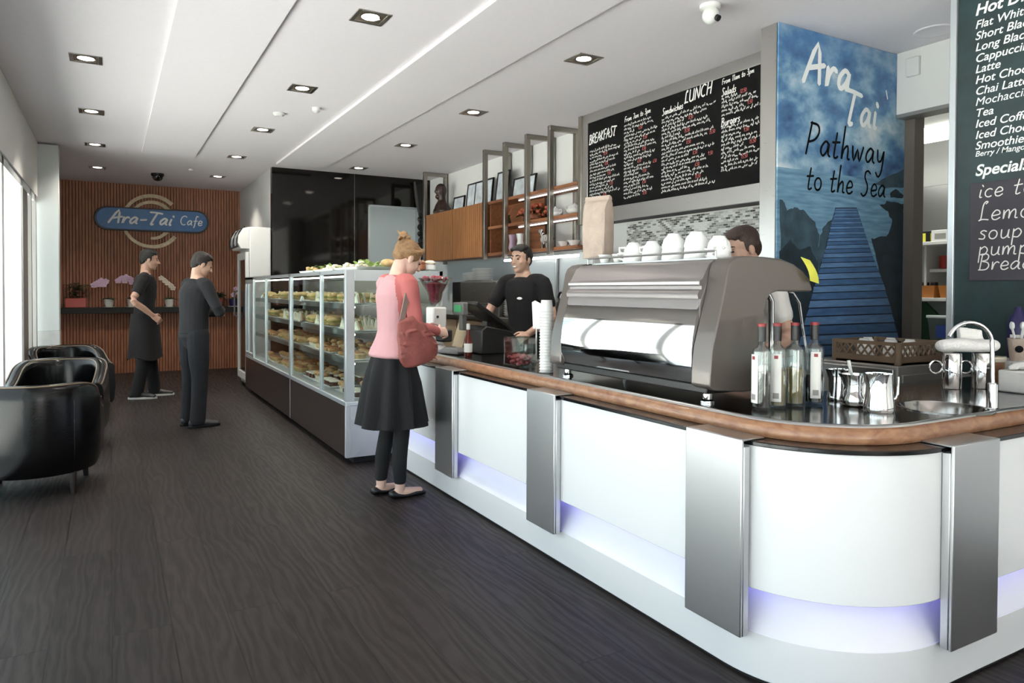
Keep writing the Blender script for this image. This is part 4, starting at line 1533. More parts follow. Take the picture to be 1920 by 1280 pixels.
platter(6.9, 7.45, 'white platter of golden filled pastries on the display case', ['pastries', 'salad'], ['bread', 'leaf_light'], 26, 1)
platter(6.2, 6.85, 'white platter of green salad in the middle of the case top', ['salad', 'garnish'], ['leaf_light', 'cream'], 34, 2)
platter(5.5, 6.15, 'white platter of pale salad on the case top nearest the woman', ['salad', 'garnish'], ['leaf_light', 'cream'], 30, 3)
t = thing('bread_bun', 'round golden bun on the case top just behind the woman', 'bun', (1.95, 5.49, TOPZ+.022))
MB().ell((0, 0, .033), (.06, .06, .033), 16, 9).build('bread', 'bread', t)


def jar(x, y, z, label, r=.045, h=.09, lid='cream_china', body='glass_thin', fill=None, group=None, cat='jar', name='glass_jar'):
    t = thing(name, label, cat, (x, y, z), 0, group)
    MB().lathe([(r*.9, 0), (r, .006), (r, h*.85), (r*.8, h), (r*.76, h), (r*.92, h*.83), (r*.92, .01), (.001, .008)], n=20).build('body', body, t)
    if fill:
        MB().lathe([(.001, .01), (r*.88, .01), (r*.88, h*.5), (.001, h*.52)], n=16).build('contents', fill, t)
    MB().lathe([(.001, h), (r*.95, h), (r*1.0, h+.012), (r*.6, h+.03), (.001, h+.034)], n=20).build('lid', lid, t)
    return t


jar(2.30, 5.46, TOPZ, 'cream lidded jar on the case end beside the woman\'s head', .05, .05, 'cream_china', 'white_china')
jar(2.2, 5.42, TOPZ, 'small terracotta lidded pot on the case end left of the cream jar', .045, .05, 'terracotta', 'terracotta')

# ------------------------------------------------------------------ drinks fridge beyond the case
FX0, FX1, FY0, FY1 = 1.60, 1.93, 10.17, 10.92
t = thing('drinks_fridge', 'tall white glass door drinks fridge beyond the display case', 'fridge', (1.8, 10.5, 0))
MB().box(FX0+.05, FX1, FY0, FY1, .02, 2.2).build('cabinet', 'white_plastic', t, world=True, bevel=.012)
d = MB().box(FX0, FX0+.045, FY0+.01, FY0+.07, .1, 1.86).box(FX0, FX0+.045, FY1-.07, FY1-.01, .1, 1.86).box(FX0, FX0+.045, FY0+.07, FY1-.07, .1, .2).box(FX0, FX0+.045, FY0+.07, FY1-.07, 1.76, 1.86).build('door', 'white_plastic', t, world=True, bevel=.005)
MB().tube([(FX0-.002, FY1-.05, .95), (FX0-.045, FY1-.05, .98), (FX0-.045, FY1-.05, 1.3), (FX0-.002, FY1-.05, 1.33)], .012).build('handle', 'grey_plastic', d, world=True)
MB().box(FX0+.02, FX0+.026, FY0+.07, FY1-.07, .2, 1.76).build('door_glass', 'black_glass', t, world=True)
hp = [(FX0-.06, 1.9), (FX0-.10, 1.98), (FX0-.09, 2.08), (FX0-.03, 2.18), (FX0+.05, 2.2), (FX0+.05, 1.9)]
MB().prism(hp, 1, FY0+.01, FY1-.01).build('header', 'white_plastic', t, world=True, bevel=.006, angle=50)
mb = MB()
for y in (FY0+.05, FY0+.36, FY1-.08):
    mb.tube([(FX0-.105, y, 1.93), (FX0-.104, y, 2.03), (FX0-.07, y, 2.13), (FX0-.0, y, 2.2)], .012)
mb.tube([(FX0-.1, FY0+.03, 1.93), (FX0-.1, FY1-.03, 1.93)], .012)
mb.build('header_bars', 'black_plastic', t, world=True)

# ------------------------------------------------------------------ hanging shelves on nickel brackets
BX0, BX1 = 3.92, 4.235
BYS = [9.48, 7.61, 7.11, 6.62, 6.155]
ordb = ['farthest one, by the doorway', 'second from the doorway', 'third from the doorway', 'fourth from the doorway', 'nearest the blackboard']
br0 = None
for y, on in zip(BYS, ordb):
    lab = 'square nickel shelf bracket hung from the ceiling, %s' % on
    g = 'hanging shelf brackets'
    if br0 is None:
        br0 = thing('shelf_bracket', lab, 'bracket', (BX0, y, 1.72), 0, g)
        H = CEIL-1.72
        s = .025
        MB().box(-s, s, -s, s, 0, H-.05).build('front_upright', 'bracket', br0, bevel=.004)
        MB().box(BX1-BX0-s, BX1-BX0+s, -s, s, .0, H-.05).build('rear_upright', 'bracket', br0, bevel=.004)
        MB().box(-s, BX1-BX0+s, -s, s, H-.05, H).build('top_bar', 'bracket', br0, bevel=.004)
    else:
        dup(br0, (BX0, y, 1.72), None, lab)
SX0, SX1 = 3.95, 4.205
t = thing('wall_cupboard', 'closed ribbed timber wall cupboard left of the open shelves', 'cupboard', (4.1, 8.5, 1.76))
MB().box(SX0, SX1, 7.64, 9.45, 1.76, 2.41).build('body', 'shelf_wood', t, world=True, bevel=.003)
for a, b in ((7.645, 8.54), (8.55, 9.445)):
    mb = MB().box(SX0-.022, SX0-.001, a, b, 1.755, 2.412)
    k = int((b-a)/.055)
    for i in range(k):
        mb.box(SX0-.026, SX0-.021, a+(b-a)*i/k+.003, a+(b-a)*(i+1)/k-.003, 1.757, 2.41)
    mb.build('door', 'cab_wood', t, world=True)
t = thing('open_shelving', 'open timber shelving with three boards hung on nickel brackets', 'shelf', (4.1, 6.6, 1.76))
for z, nm in ((2.375, 'shelf'), (2.075, 'shelf'), (1.76, 'shelf')):
    MB().box(SX0-.005, SX1, 5.71, 7.58, z, z+.035).build(nm, 'shelf_wood', t, world=True, bevel=.003)
MB().box(SX0+.02, SX1, 7.55, 7.58, 1.795, 2.375).build('end_board', 'shelf_wood', t, world=True)
MB().box(SX1-.012, SX1, 6.7, 7.55, 1.795, 2.375).build('back_board', 'shelf_wood', t, world=True)
for z in (2.362, 2.062):
    MB().cyl((SX0+.06, 5.8, z), (SX0+.06, 6.95, z), .008).build('light_tube', 'tube', t, world=True)
t = thing('strip_light', 'white fluorescent strip under the hanging shelves above the server', 'strip light', (4.05, 6.3, 1.70))
MB().box(4.03, 4.09, 5.75, 7.4, 1.715, 1.752).build('housing', 'white_plastic', t, world=True, bevel=.003)
MB().cyl((4.05, 5.8, 1.70), (4.05, 7.35, 1.70), .013).build('tube', 'strip_tube', t, world=True)

# leaning frames and bust on top of the cupboard
TZ = 2.412


def frame(y, w_, h_, label, x=4.09, lean=.10, yaw=0, prints=1):
    t = thing('picture_frame', label, 'picture frame', (x, y, TZ), yaw, 'framed certificates on the wall cupboard')
    b = .02

    def pt(yy, zz, d):
        return (d+lean*zz, yy, zz)

    def slab(mb, y0, y1, z0, z1, d0, d1):
        mb.rings([[pt(y0, z0, d0), pt(y1, z0, d0), pt(y1, z1, d0), pt(y0, z1, d0)], [pt(y0, z0, d1), pt(y1, z0, d1), pt(y1, z1, d1), pt(y0, z1, d1)]])
    mb = MB()
    hw = w_/2
    slab(mb, -hw, hw, 0, b, -.012, .008)
    slab(mb, -hw, hw, h_-b, h_, -.012, .008)
    slab(mb, -hw, -hw+b, b, h_-b, -.012, .008)
    slab(mb, hw-b, hw, b, h_-b, -.012, .008)
    for k in range(1, prints):
        yy = -hw+w_*k/prints
        slab(mb, yy-.008, yy+.008, b, h_-b, -.012, .008)
    mb.build('frame', 'black_plastic', t)
    mb = MB()
    slab(mb, -hw+b, hw-b, b, h_-b, -.006, -.002)
    mb.build('print', 'photo_print', t)


frame(8.72, .34, .2, 'small black framed print leaning at the left of the cupboard top')
frame(8.12, .72, .33, 'wide black frame holding three prints leaning on the cupboard top', prints=3)
frame(7.52, .3, .37, 'tall black framed print leaning behind the second bracket', lean=.12)
frame(7.0, .5, .24, 'low wide black framed print right of the second bracket', lean=.14)
t = thing('portrait_bust', 'dark brown portrait bust on the cupboard beside the farthest bracket', 'bust', (4.08, 9.25, TZ))
mb = MB()
mb.loft([(0, 0, .0), (0, 0, .05), (0, 0, .12), (0, 0, .2)], [(.16, .1), (.2, .11), (.14, .09), (.055, .055)], (0, 1, 0))
mb.loft([(0, 0, .18), (-.01, 0, .27), (-.015, 0, .33)], [.055, .06, .05])
mb.ell((-.015, 0, .34), (.085, .075, .1))
mb.ell((-.095, 0, .32), (.02, .016, .025))
mb.ell((-.06, 0, .25), (.04, .04, .035))
remesh(mb, 'bust_figure', 'bust', t, .008, 2, 0)

# things on the open shelves
S1, S0 = 2.11, 1.795
t = thing('flower_arrangement', 'rust red dried flower arrangement on the upper open shelf', 'flowers', (4.08, 6.75, S1))
MB().lathe([(.06, 0), (.09, .03), (.08, .07), (.07, .07), (.075, .03), (.001, .02)], n=18).build('bowl', 'terracotta', t)
mb, m2 = MB(), MB()
r = random.Random(5)
for k in range(60):
    a, e = r.uniform(0, 2*PI), r.uniform(.1, 1.2)
    c = V((.09*math.cos(a)*math.cos(e), .3*math.sin(a)*math.cos(e), .06+.13*math.sin(e)))
    mb.ell(c, (.022, .028, .02), 8, 5)
    if k % 3 == 0:
        leaf_blade(m2, c*.8, (math.cos(a), math.sin(a), .3), .08, .016)
o = mb.build('blossoms', 'flower_red', t)
m2.build('leaves', 'leaf', t)
t = thing('twig_vase', 'green glass vase of thin twigs at the left of the upper open shelf', 'vase', (4.07, 7.32, S1))
MB().lathe([(.03, 0), (.04, .04), (.025, .1), (.03, .12), (.026, .12), (.02, .1), (.034, .04), (.001, .01)], n=16).build('vase', 'leaf', t)
mb = MB()
for k in range(9):
    a = r.uniform(0, 2*PI)
    mb.tube([(0, 0, .1), (.03*math.cos(a), .05*math.sin(a), .16), (.05*math.cos(a), .13*math.sin(a), r.uniform(.18, .23))], .003, 5)
mb.build('twigs', 'terracotta', t)
for y, nm, m_ in ((6.3, 'white teapot beside the rust red flowers', 'white_china'), (5.95, 'grey teapot behind the paper bag on the upper shelf', 'cloth')):
    t = thing('teapot', nm, 'teapot', (4.08, y, S1))
    MB().lathe([(.04, 0), (.075, .03), (.08, .06), (.05, .1), (.02, .105), (.012, .12), (.001, .125)], n=20).build('pot', m_, t)
    MB().tube([(-.02, .07, .04), (-.02, .11, .06), (-.02, .13, .1)], [.014, .01, .007]).build('spout', m_, t)
    MB().tube([(0, -.07, .08), (0, -.11, .085), (0, -.115, .05), (0, -.075, .035)], .007).build('handle', m_, t)
t = thing('glass_bottle', 'tall clear bottle with pale stopper behind the third bracket', 'bottle', (4.13, 7.0, S1))
MB().lathe([(.03, 0), (.034, .02), (.034, .13), (.014, .17), (.014, .2), (.001, .2)], n=18).build('body', 'glass_thin', t)
MB().ell((0, 0, .215), (.02, .02, .02)).build('stopper', 'white_china', t)
t = thing('zebra_figurine', 'black and white striped ornament on the lower open shelf', 'ornament', (4.05, 6.42, S0))
mb = MB()
mb.loft([(0, -.07, .1), (0, 0, .11), (0, .06, .1)], [.04, .045, .042], (1, 0, 0))
mb.loft([(0, .06, .11), (0, .1, .17), (0, .12, .2)], [.03, .022, .022])
mb.ell((0, .135, .195), (.018, .035, .02))
for sx in (-.02, .02):
    for sy in (-.06, .05):
        mb.loft([(sx, sy, .1), (sx, sy, .05), (sx, sy, .008)], [.016, .011, .012])
zm = bpy.data.materials.new('zebra_stripes')
nt, bb = nodes(zm)
wv = nt.nodes.new('ShaderNodeTexWave')
wv.inputs['Scale'].default_value = 14
wv.inputs['Distortion'].default_value = 3
tcn = nt.nodes.new('ShaderNodeTexCoord')
mpn = nt.nodes.new('ShaderNodeMapping')
mpn.inputs['Rotation'].default_value = (0, .6, 1.4)
rp = nt.nodes.new('ShaderNodeValToRGB')
rp.color_ramp.interpolation = 'CONSTANT'
rp.color_ramp.elements[1].position = .5
rp.color_ramp.elements[0].color = lin('141414')
rp.color_ramp.elements[1].color = lin('e6e4e0')
nt.links.new(tcn.outputs['Object'], mpn.inputs[0])
nt.links.new(mpn.outputs[0], wv.inputs['Vector'])
nt.links.new(wv.outputs['Fac'], rp.inputs[0])
nt.links.new(rp.outputs[0], bb.inputs['Base Color'])
remesh(mb, 'animal', zm, t, .006, 2, 0)
for y, nm in ((7.2, 'pale pink fluted glass vase at the left of the lower open shelf'), (7.02, 'white fluted vase right of the pale pink one')):
    t = thing('fluted_vase', nm, 'vase', (4.07, y, S0))
    MB().lathe([(.03, 0), (.05, .05), (.035, .12), (.05, .2), (.046, .2), (.03, .12), (.045, .05), (.001, .01)], n=18).build('vase', 'petal_pink' if 'pink' in nm[:12] else 'white_china', t)
for y, nm in ((6.12, 'small white bowl right of the striped ornament'), (5.93, 'white bowl on the lower shelf behind the paper bag')):
    t = thing('small_bowl', nm, 'bowl', (4.06, y, S0))
    MB().lathe([(.03, 0), (.035, .01), (.07, .06), (.066, .06), (.032, .014), (.001, .012)], n=20).build('bowl', 'white_china', t)

# hanging ornament and its little bracket by the doorway
t = thing('hanging_ornament', 'dark hanging chain of metal ornaments beside the doorway', 'ornament', (4.14, 10.05, 2.0))
mb = MB()
mb.tube([(4.0, 10.08, 2.98), (4.03, 10.08, 2.75), (4.07, 10.08, 2.52)], [.02, .028, .02])
for k, z in enumerate((2.5, 2.42, 2.3, 2.2, 2.1, 2.02)):
    mb.ell((4.09+.012*math.sin(k*2.3), 10.08, z), (.035+.02*(k % 2), .03, .045), 10, 6)
mb.tube([(4.08, 10.08, 2.55), (4.1, 10.08, 1.95)], .008)
mb.build('chain', 'iron', t, world=True)
MB().box(3.97, 4.15, 10.02, 10.14, 1.86, 1.89).ell((4.06, 10.08, 1.95), (.06, .05, .06), 12, 8).build('lantern', 'iron', t, world=True)
t = thing('wall_clock', 'round pale clock on the wall seen through the doorway', 'clock', (3.42, 11.99, 2.45))
MB().rings([[(3.42+r_*math.cos(2*PI*k/28), y, 2.45+r_*math.sin(2*PI*k/28)) for k in range(28)] for r_, y in ((.18, 11.995), (.18, 11.96), (.16, 11.955))]).build('rim', 'white_plastic', t, world=True)
MB().rings([[(3.42+.158*math.cos(2*PI*k/28), y, 2.45+.158*math.sin(2*PI*k/28)) for k in range(28)] for y in (11.957, 11.952)]).build('face', 'paper', t, world=True)
MB().box(3.417, 3.423, 11.945, 11.95, 2.45, 2.56).box(3.34, 3.42, 11.945, 11.95, 2.447, 2.453).build('hands', 'black', t, world=True)
t = thing('added_room_light', 'unseen light panel added to brighten the back room beyond the doorway', 'ceiling light', (3.9, 11.2, CEIL))  # lamp out of view, added to light the room behind the doorway
MB().box(3.5, 4.5, 10.9, 11.5, CEIL-.05, CEIL-.001).build('housing', 'white_plastic', t, world=True)
MB().box(3.53, 4.47, 10.93, 11.47, CEIL-.06, CEIL-.051).build('diffuser', 'tube', t, world=True)

# ------------------------------------------------------------------ big blackboard in its steel surround
BBX = 3.98
t = thing('menu_blackboard', 'wide chalked blackboard menu in a brushed steel surround over the tiles', 'blackboard', (BBX, 4.5, 2.0))
MB().box(BBX+.012, 4.26, 3.24, 5.64, 2.0, CEIL-.002).build('bulkhead', 'black', t, world=True)
mb = MB().box(BBX-.012, BBX+.012, 3.24, 5.66, 2.94, CEIL-.001).box(BBX-.012, BBX+.012, 3.24, 5.66, 1.985, 2.112).box(BBX-.012, BBX+.012, 5.575, 5.66, 2.112, 2.94)
mb.build('surround', 'steel_h', t, world=True, bevel=.002)
MB().box(BBX-.03, BBX+.02, 5.66, 5.71, 1.985, CEIL-.001).build('end_post', 'bracket', t, world=True, bevel=.003)
MB().box(BBX-.006, BBX+.01, 3.24, 5.575, 2.112, 2.94).build('board', 'chalk_black', t, world=True)
tx = BBX-.0065
rnd = random.Random(11)
nY = V((0, -1, 0))


def chalk(text, o, rise, size, wd, th, shear, gap, xs, name='chalk_heading', mat='chalk_white'):
    q = MB()
    letter(q, text, o, nY+Z_*rise, Z_, size, wd, th, shear, gap, xs)
    return q.build(name, mat, t, world=True, fix=False, angle=0)


cols = [(5.545, 5.075, 2.66), (5.03, 4.585, 2.80), (4.535, 3.915, 2.76), (3.875, 3.46, 2.84)]
for ci, (ya, yb, ztop) in enumerate(cols):
    W = MB()
    z = ztop
    row = 0
    zmin = [2.20, 2.16, 2.15, 2.24][ci]
    while z > zmin:
        wdt = ya-yb
        skip = (ci == 3 and abs(z-2.60) < .03) or (ci == 3 and abs(z-2.82) < .03)
        price = row % 3 == 2
        ln = wdt*(rnd.uniform(.8, 1.0) if not price else rnd.uniform(.35, .6))
        if not skip:
            scribble(W, (tx, ya-.004, z), nY+Z_*.02, Z_, ln, .025, .0058, rnd)
            if price or rnd.random() < .15:
                p_ = rnd.choice(['9.50', '8.50', '12.50', '15.50', '5.50', '6.50'])
                if ln+.12 < wdt+.05:
                    chalk(p_, (tx, ya-ln-.03, z+.004), .02, .027, .0042, .0012, .1, .08, 1., 'chalk_price', 'chalk_red')
        z -= .0315
        row += 1
    W.build('chalk_column', 'chalk_white', t, world=True, fix=False, angle=0)['kind'] = 'stuff'
chalk('BREAKFAST', (tx, 5.555, 2.735), .05, .085, .011, .0014, .15, .06, .8)
chalk('LUNCH', (tx, 4.27, 2.835), .05, .09, .0115, .0014, .15, .1, .95)
chalk('From 7am to 3pm', (tx, 5.02, 2.84), .04, .045, .006, .0014, .12, .07, .95)
chalk('From 11am to 3pm', (tx, 3.87, 2.885), .04, .04, .0055, .0014, .12, .07, .9)
chalk('Sandwiches', (tx, 4.53, 2.795), .03, .055, .007, .0014, .1, .06, .85)
chalk('Salads', (tx, 3.875, 2.80), .03, .055, .007, .0014, .1, .06, .85)
chalk('Burgers', (tx, 3.875, 2.575), .03, .06, .007, .0014, .1, .06, .85)

# steel clad column and the printed banner wall
struct('pillar_steel', MB().box(3.632, 3.98, 3.086, 3.21, 0, CEIL), 'steel_h', 'brushed steel clad column between blackboard and blue banner', 'column', bevel=.003)
struct('wall_banner', MB().box(3.98, 5.0, 3.085, 3.22, 0, CEIL), 'white_wall', 'wall that carries the blue banner', 'wall')
BY = 3.072
t = thing('printed_banner', 'tall blue printed wall banner of a jetty leading to the sea', 'banner', (4.3, BY, 0))
MB().box(3.638, 4.953, BY, BY+.012, .0, CEIL-.002).build('panel', 'mural', t, world=True)


def bp(x, y):
    p_ = at(x, y, 1, BY)
    return (p_.x, p_.z)


def decal(mb, pts, lift):
    P = [(x, BY-lift, z) for x, z in pts]
    n_ = len(mb.v)
    a = sum(pts[i-1][0]*pts[i][1]-pts[i][0]*pts[i-1][1] for i in range(len(pts)))
    if a < 0:
        P = P[::-1]
    mb.add(P, [tuple(range(len(P)))])


mb = MB()
rr = random.Random(9)


def blob(pxs, lift, jag=3):
    out = []
    for i in range(len(pxs)):
        a, b = pxs[i], pxs[(i+1) % len(pxs)]
        for k in range(4):
            u = k/4
            out.append(bp(a[0]+(b[0]-a[0])*u+rr.uniform(-jag, jag), a[1]+(b[1]-a[1])*u+rr.uniform(-jag, jag)))
    out = [(min(4.95, max(3.64, x)), max(.02, z)) for x, z in out]
    decal(mb, out, lift)


mb.cur = 0   # far hills, rocks
blob([(1640, 345), (1665, 330), (1697, 318), (1697, 352), (1660, 352)], .0006, 1)
blob([(1463, 374), (1472, 380), (1476, 395), (1490, 388), (1510, 396), (1528, 418), (1536, 440), (1533, 480), (1525, 520), (1463, 520)], .0006, 1.5)
blob([(1538, 440), (1548, 420), (1563, 410), (1575, 420), (1560, 470), (1540, 520), (1525, 520), (1533, 470)], .0007, 1.5)
mb.cur = 1
blob([(1463, 470), (1480, 450), (1500, 470), (1520, 460), (1535, 500), (1530, 660), (1463, 672)], .0008, 2)
blob([(1632, 448), (1662, 442), (1670, 420), (1690, 395), (1697, 400), (1697, 662), (1640, 662), (1660, 560), (1648, 500)], .0008, 2)
blob([(1668, 362), (1680, 354), (1695, 366), (1692, 372), (1670, 370)], .0009, 1)
blob([(1650, 385), (1662, 378), (1680, 378), (1696, 385), (1694, 402), (1672, 418), (1664, 396)], .0009, 2)
mb.cur = 2
PL = [(1566, 389), (1558, 420), (1546, 470), (1528, 530), (1508, 600), (1492, 668)]
PRr = [(1606, 389), (1616, 420), (1636, 480), (1656, 530), (1676, 600), (1692, 668)]


def interp(P, y):
    for i in range(len(P)-1):
        if P[i][1] <= y <= P[i+1][1]:
            u = (y-P[i][1])/(P[i+1][1]-P[i][1])
            return P[i][0]+(P[i+1][0]-P[i][0])*u
    return P[-1][0]


decal(mb, [bp(*q) for q in PL]+[bp(*q) for q in PRr[::-1]], .0010)
y = 391.
i = 0
while y < 660:
    h = 2.2+(y-388)*.072
    sl = -(y-388)*.03
    mb.cur = 3+(i % 2)
    g = h*.16
    q = [(interp(PL, y)+rr.uniform(-1, 2), y+sl*-.4), (interp(PRr, y)-rr.uniform(-1, 2), y+sl*.6), (interp(PRr, y+h)-1, y+h-g+sl*.6), (interp(PL, y+h)+1, y+h-g-sl*.4)]
    decal(mb, [bp(*a) for a in q], .0014)
    y += h
    i += 1
mb.build('jetty_print', ['rock', 'rock_dark', 'pier_gap', 'pier_a', 'pier_b'], t, world=True, fix=False, angle=0)
b0 = BY-.002


def bl(parts, mat):
    q = MB()
    for s_, px_, py_, size, wd, shear, gap, xs in parts:
        letter(q, s_, at(px_, py_, 1, b0), X_, Z_, size, wd, .0005, shear, gap, xs)
    q.build('lettering', mat, t, world=True, fix=False, angle=0)


bl([('Ara', 1506, 152, .26, .034, .18, .1, .98)], 'white_ink')
bl([('Tai', 1583, 230, .235, .03, .12, .1, .92), ('`', 1657, 222, .2, .012, .12, .1, .7)], 'white_ink')
bl([('Pathway', 1510, 288, .20, .016, .12, .09, .98)], 'black_ink')
bl([('to the Sea', 1511, 354, .165, .014, .12, .08, .98)], 'black_ink')

# ------------------------------------------------------------------ drinks board
DBX = 4.12
t = thing('drinks_board', 'dark green drinks menu board with white lettering at the right edge', 'menu board', (4.13, 1.8, .98))
MB().box(DBX, 4.149, 1.0, 2.255, .90, CEIL-.002).build('panel', 'board_green', t, world=True)
MB().box(4.105, 4.149, 2.256, 2.292, .90, CEIL-.002).build('edge_post', 'alu', t, world=True, bevel=.003)
ux = nY
rows = [('Hot Drinks', 30, .084, .0018), ('Flat White', 55, .0615, .0005), ('Short Black', 76, .0615, .0005), ('Long Black', 97, .0615, .0005), ('Cappuccino', 118, .0615, .0005), ('Latte', 138, .0615, .0005), ('Hot Chocolate', 158, .0615, .0005), ('Chai Latte', 179, .0615, .0005), ('Mochaccino', 199, .0615, 0), ('Tea', 220, .0615, .0005), ('Iced Coffee', 240, .0615, .0005), ('Iced Chocolate', 261, .0615, .0005), ('Smoothies', 281, .0615, .0005), ('Berry / Mango /', 294, .042, .0003), ('Specials', 330, .084, .0018)]
for s, yb, sz, bo in rows:
    text_mesh('lettering', s, sz, 'white_ink', t, at(1828, yb, 0, DBX-.0006), ux, Z_, .22, bo, .0005)
p1, p2 = at(1821, 345, 0, DBX), at(1821, 526, 0, DBX)
MB().box(DBX-.008, DBX, 1.0, p1.y, p2.z, p1.z).build('chalk_panel', 'slate', t, world=True, bevel=.001)
for s, yb, sz in (('ice tea', 371, .09), ('Lemon', 414, .098), ('soup', 449, .094), ('pump', 479, .094), ('Bread', 506, .086)):
    q = MB()
    letter(q, s, at(1834, yb, 0, DBX-.0085), ux, Z_, sz, .0062, .0006, .12, .09, 1.1)
    q.build('chalk_writing', 'chalk_white', t, world=True, fix=False, angle=0)

# ------------------------------------------------------------------ kitchen seen through the opening
t = thing('kitchen_light', 'bright fluorescent ceiling light in the kitchen beyond the opening', 'ceiling light', (6.3, 3.7, 2.75))
MB().box(5.87, 6.25, 2.9, 4.6, 2.70, 2.855).build('housing', 'white_plastic', t, world=True)
MB().box(5.85, 6.27, 2.88, 4.62, 2.66, 2.70).build('diffuser', 'tube_big', t, world=True)
t = thing('kitchen_shelving', 'white open shelving stacked with kitchen stores beyond the opening', 'shelving', (6.6, 3.9, 0))
for z in (1.80, 1.56, 1.30, .90, .45):
    x0 = 6.35 if z != 1.56 else 6.5
    MB().box(x0, 6.9, 3.15 if z != 1.56 else 3.15, 4.6 if z != 1.56 else 3.78, z-.03, z).build('shelf', 'white_plastic', t, world=True, bevel=.003)
MB().box(6.9, 6.93, 3.1, 4.65, 0, 1.85).build('back_panel', 'pale_room', t, world=True)
MB().box(6.35, 6.9, 4.6, 4.63, 0, 1.83).box(6.45, 6.9, 3.78, 3.8, 1.30, 1.8).build('upright', 'white_plastic', t, world=True)
t = thing('range_hood', 'grey steel hood panel above the kitchen shelving', 'hood', (7.2, 4.3, 1.9))
MB().box(6.95, 7.6, 3.78, 4.7, 1.86, 2.38).build('hood', 'steel', t, world=True, bevel=.004)
MB().box(7.0, 7.55, 3.85, 4.65, 2.381, 2.859).build('duct_cover', 'white_plastic', t, world=True)


def kbox(name, label, cat, x, y, z, sx, sy, sz, mat, extra=None, bevel=.004):
    q = thing(name, label, cat, (x, y, z))
    MB().box(-sx/2, sx/2, -sy/2, sy/2, 0, sz).build('body', mat, q, bevel=bevel)
    if extra:
        nm, mt_, (a, b, c, d_) = extra
        MB().box(-sx/2-.002, -sx/2, a*sy, b*sy, c*sz, d_*sz).box(a*sx, b*sx, -sy/2-.002, -sy/2, c*sz, d_*sz).build(nm, mt_, q)
    return q


kbox('carton', 'black topped carton with yellow label on the top kitchen shelf', 'carton', 6.50, 3.88, 1.80, .2, .3, .1, 'black_plastic', ('label', 'yellow_label', (-.4, .4, .05, .8)))
kbox('carton', 'white carton beside the yellow labelled one on the top kitchen shelf', 'carton', 6.48, 3.62, 1.80, .2, .16, .1, 'white_plastic', ('label', 'label_print', (-.3, .3, .2, .7)))
t = thing('plastic_bag', 'crumpled clear plastic bag on the top kitchen shelf by the board post', 'bag', (6.6, 3.45, 1.80))
mb = MB()
r = random.Random(2)
for k in range(7):
    mb.ell((r.uniform(-.05, .05), r.uniform(-.06, .06), .1+.05*k), (.07, .07, .08))
remesh(mb, 'bag', 'tub', t, .015, 2, 0)
t = thing('red_container', 'red lidded container on the second kitchen shelf', 'container', (6.58, 3.66, 1.56))
MB().lathe([(.06, 0), (.07, .01), (.07, .09), (.072, .1), (.072, .12), (.001, .122)], n=20).build('body', 'red_plastic', t)
for y, nm in ((3.78, 'orange plastic basket on the kitchen counter shelf, left of its twin'), (3.54, 'orange plastic basket on the kitchen shelf by the board post')):
    t = thing('plastic_basket', nm, 'basket', (6.5, y, 1.30))
    MB().rings([[(-.1*s, -.105*s, z), (.1*s, -.105*s, z), (.1*s, .105*s, z), (-.1*s, .105*s, z)] for s, z in ((.85, 0), (1, .11), (.94, .11), (.8, .01))]).build('basket', 'orange_plastic', t)
    for k in range(4):
        q = thing('coffee_pod_packet', 'small dark packet heaped in an orange basket in the kitchen', 'packet', (6.5+.05*(k % 2)-.02, y-.06+.04*k, 1.39), .5*k, 'packets in the orange baskets')
        MB().box(-.025, .025, -.02, .02, 0, .05).build('packet', 'black_plastic', q, bevel=.006)
t = thing('bread_bag', 'white wrapped loaf on the kitchen shelf left of the orange baskets', 'loaf', (6.5, 4.08, 1.30))
mb = MB().loft([(0, -.14, .05), (0, 0, .055), (0, .13, .05)], [(.07, .05), (.08, .055), (.06, .045)])
remesh(mb, 'wrapper', 'cloth', t, .01, 2, 0)
t = thing('green_tray', 'dark green plastic tray standing on edge on the lower kitchen shelf', 'tray', (6.6, 3.85, .90))
MB().prism([(-.36, 0), (.3, 0), (.3, .36), (.02, .36)], 0, -.01, .02).build('tray', 'green_plastic', t, bevel=.004)
t = thing('food_tub', 'cloudy plastic food tub with blue label on the lower kitchen shelf', 'tub', (6.45, 3.58, .90))
MB().rings([[(-.09*s, -.13*s, z), (.09*s, -.13*s, z), (.09*s, .13*s, z), (-.09*s, .13*s, z)] for s, z in ((.85, 0), (1, .22), (.96, .22), (.82, .006))]).build('tub', 'tub', t)
MB().box(-.1, .1, -.14, .14, .22, .245).build('lid', 'splash', t, bevel=.006)
MB().box(-.094, -.086, -.07, .05, .05, .16).build('label', 'blue_label', t)
t = thing('sauce_pouch', 'white and red food pouch leaning on the lower kitchen shelf', 'pouch', (6.42, 4.02, .90))
MB().rings([[(-.03*k_, -.1, z), (.03*k_, -.1, z), (.03*k_, .1, z), (-.03*k_, .1, z)] for k_, z in ((1, 0), (1.3, .1), (1, .25), (.1, .33))]).build('pouch', 'paper', t, bevel=.006)
MB().box(-.042, -.036, -.09, .02, .12, .26).build('label', 'red_plastic', t)

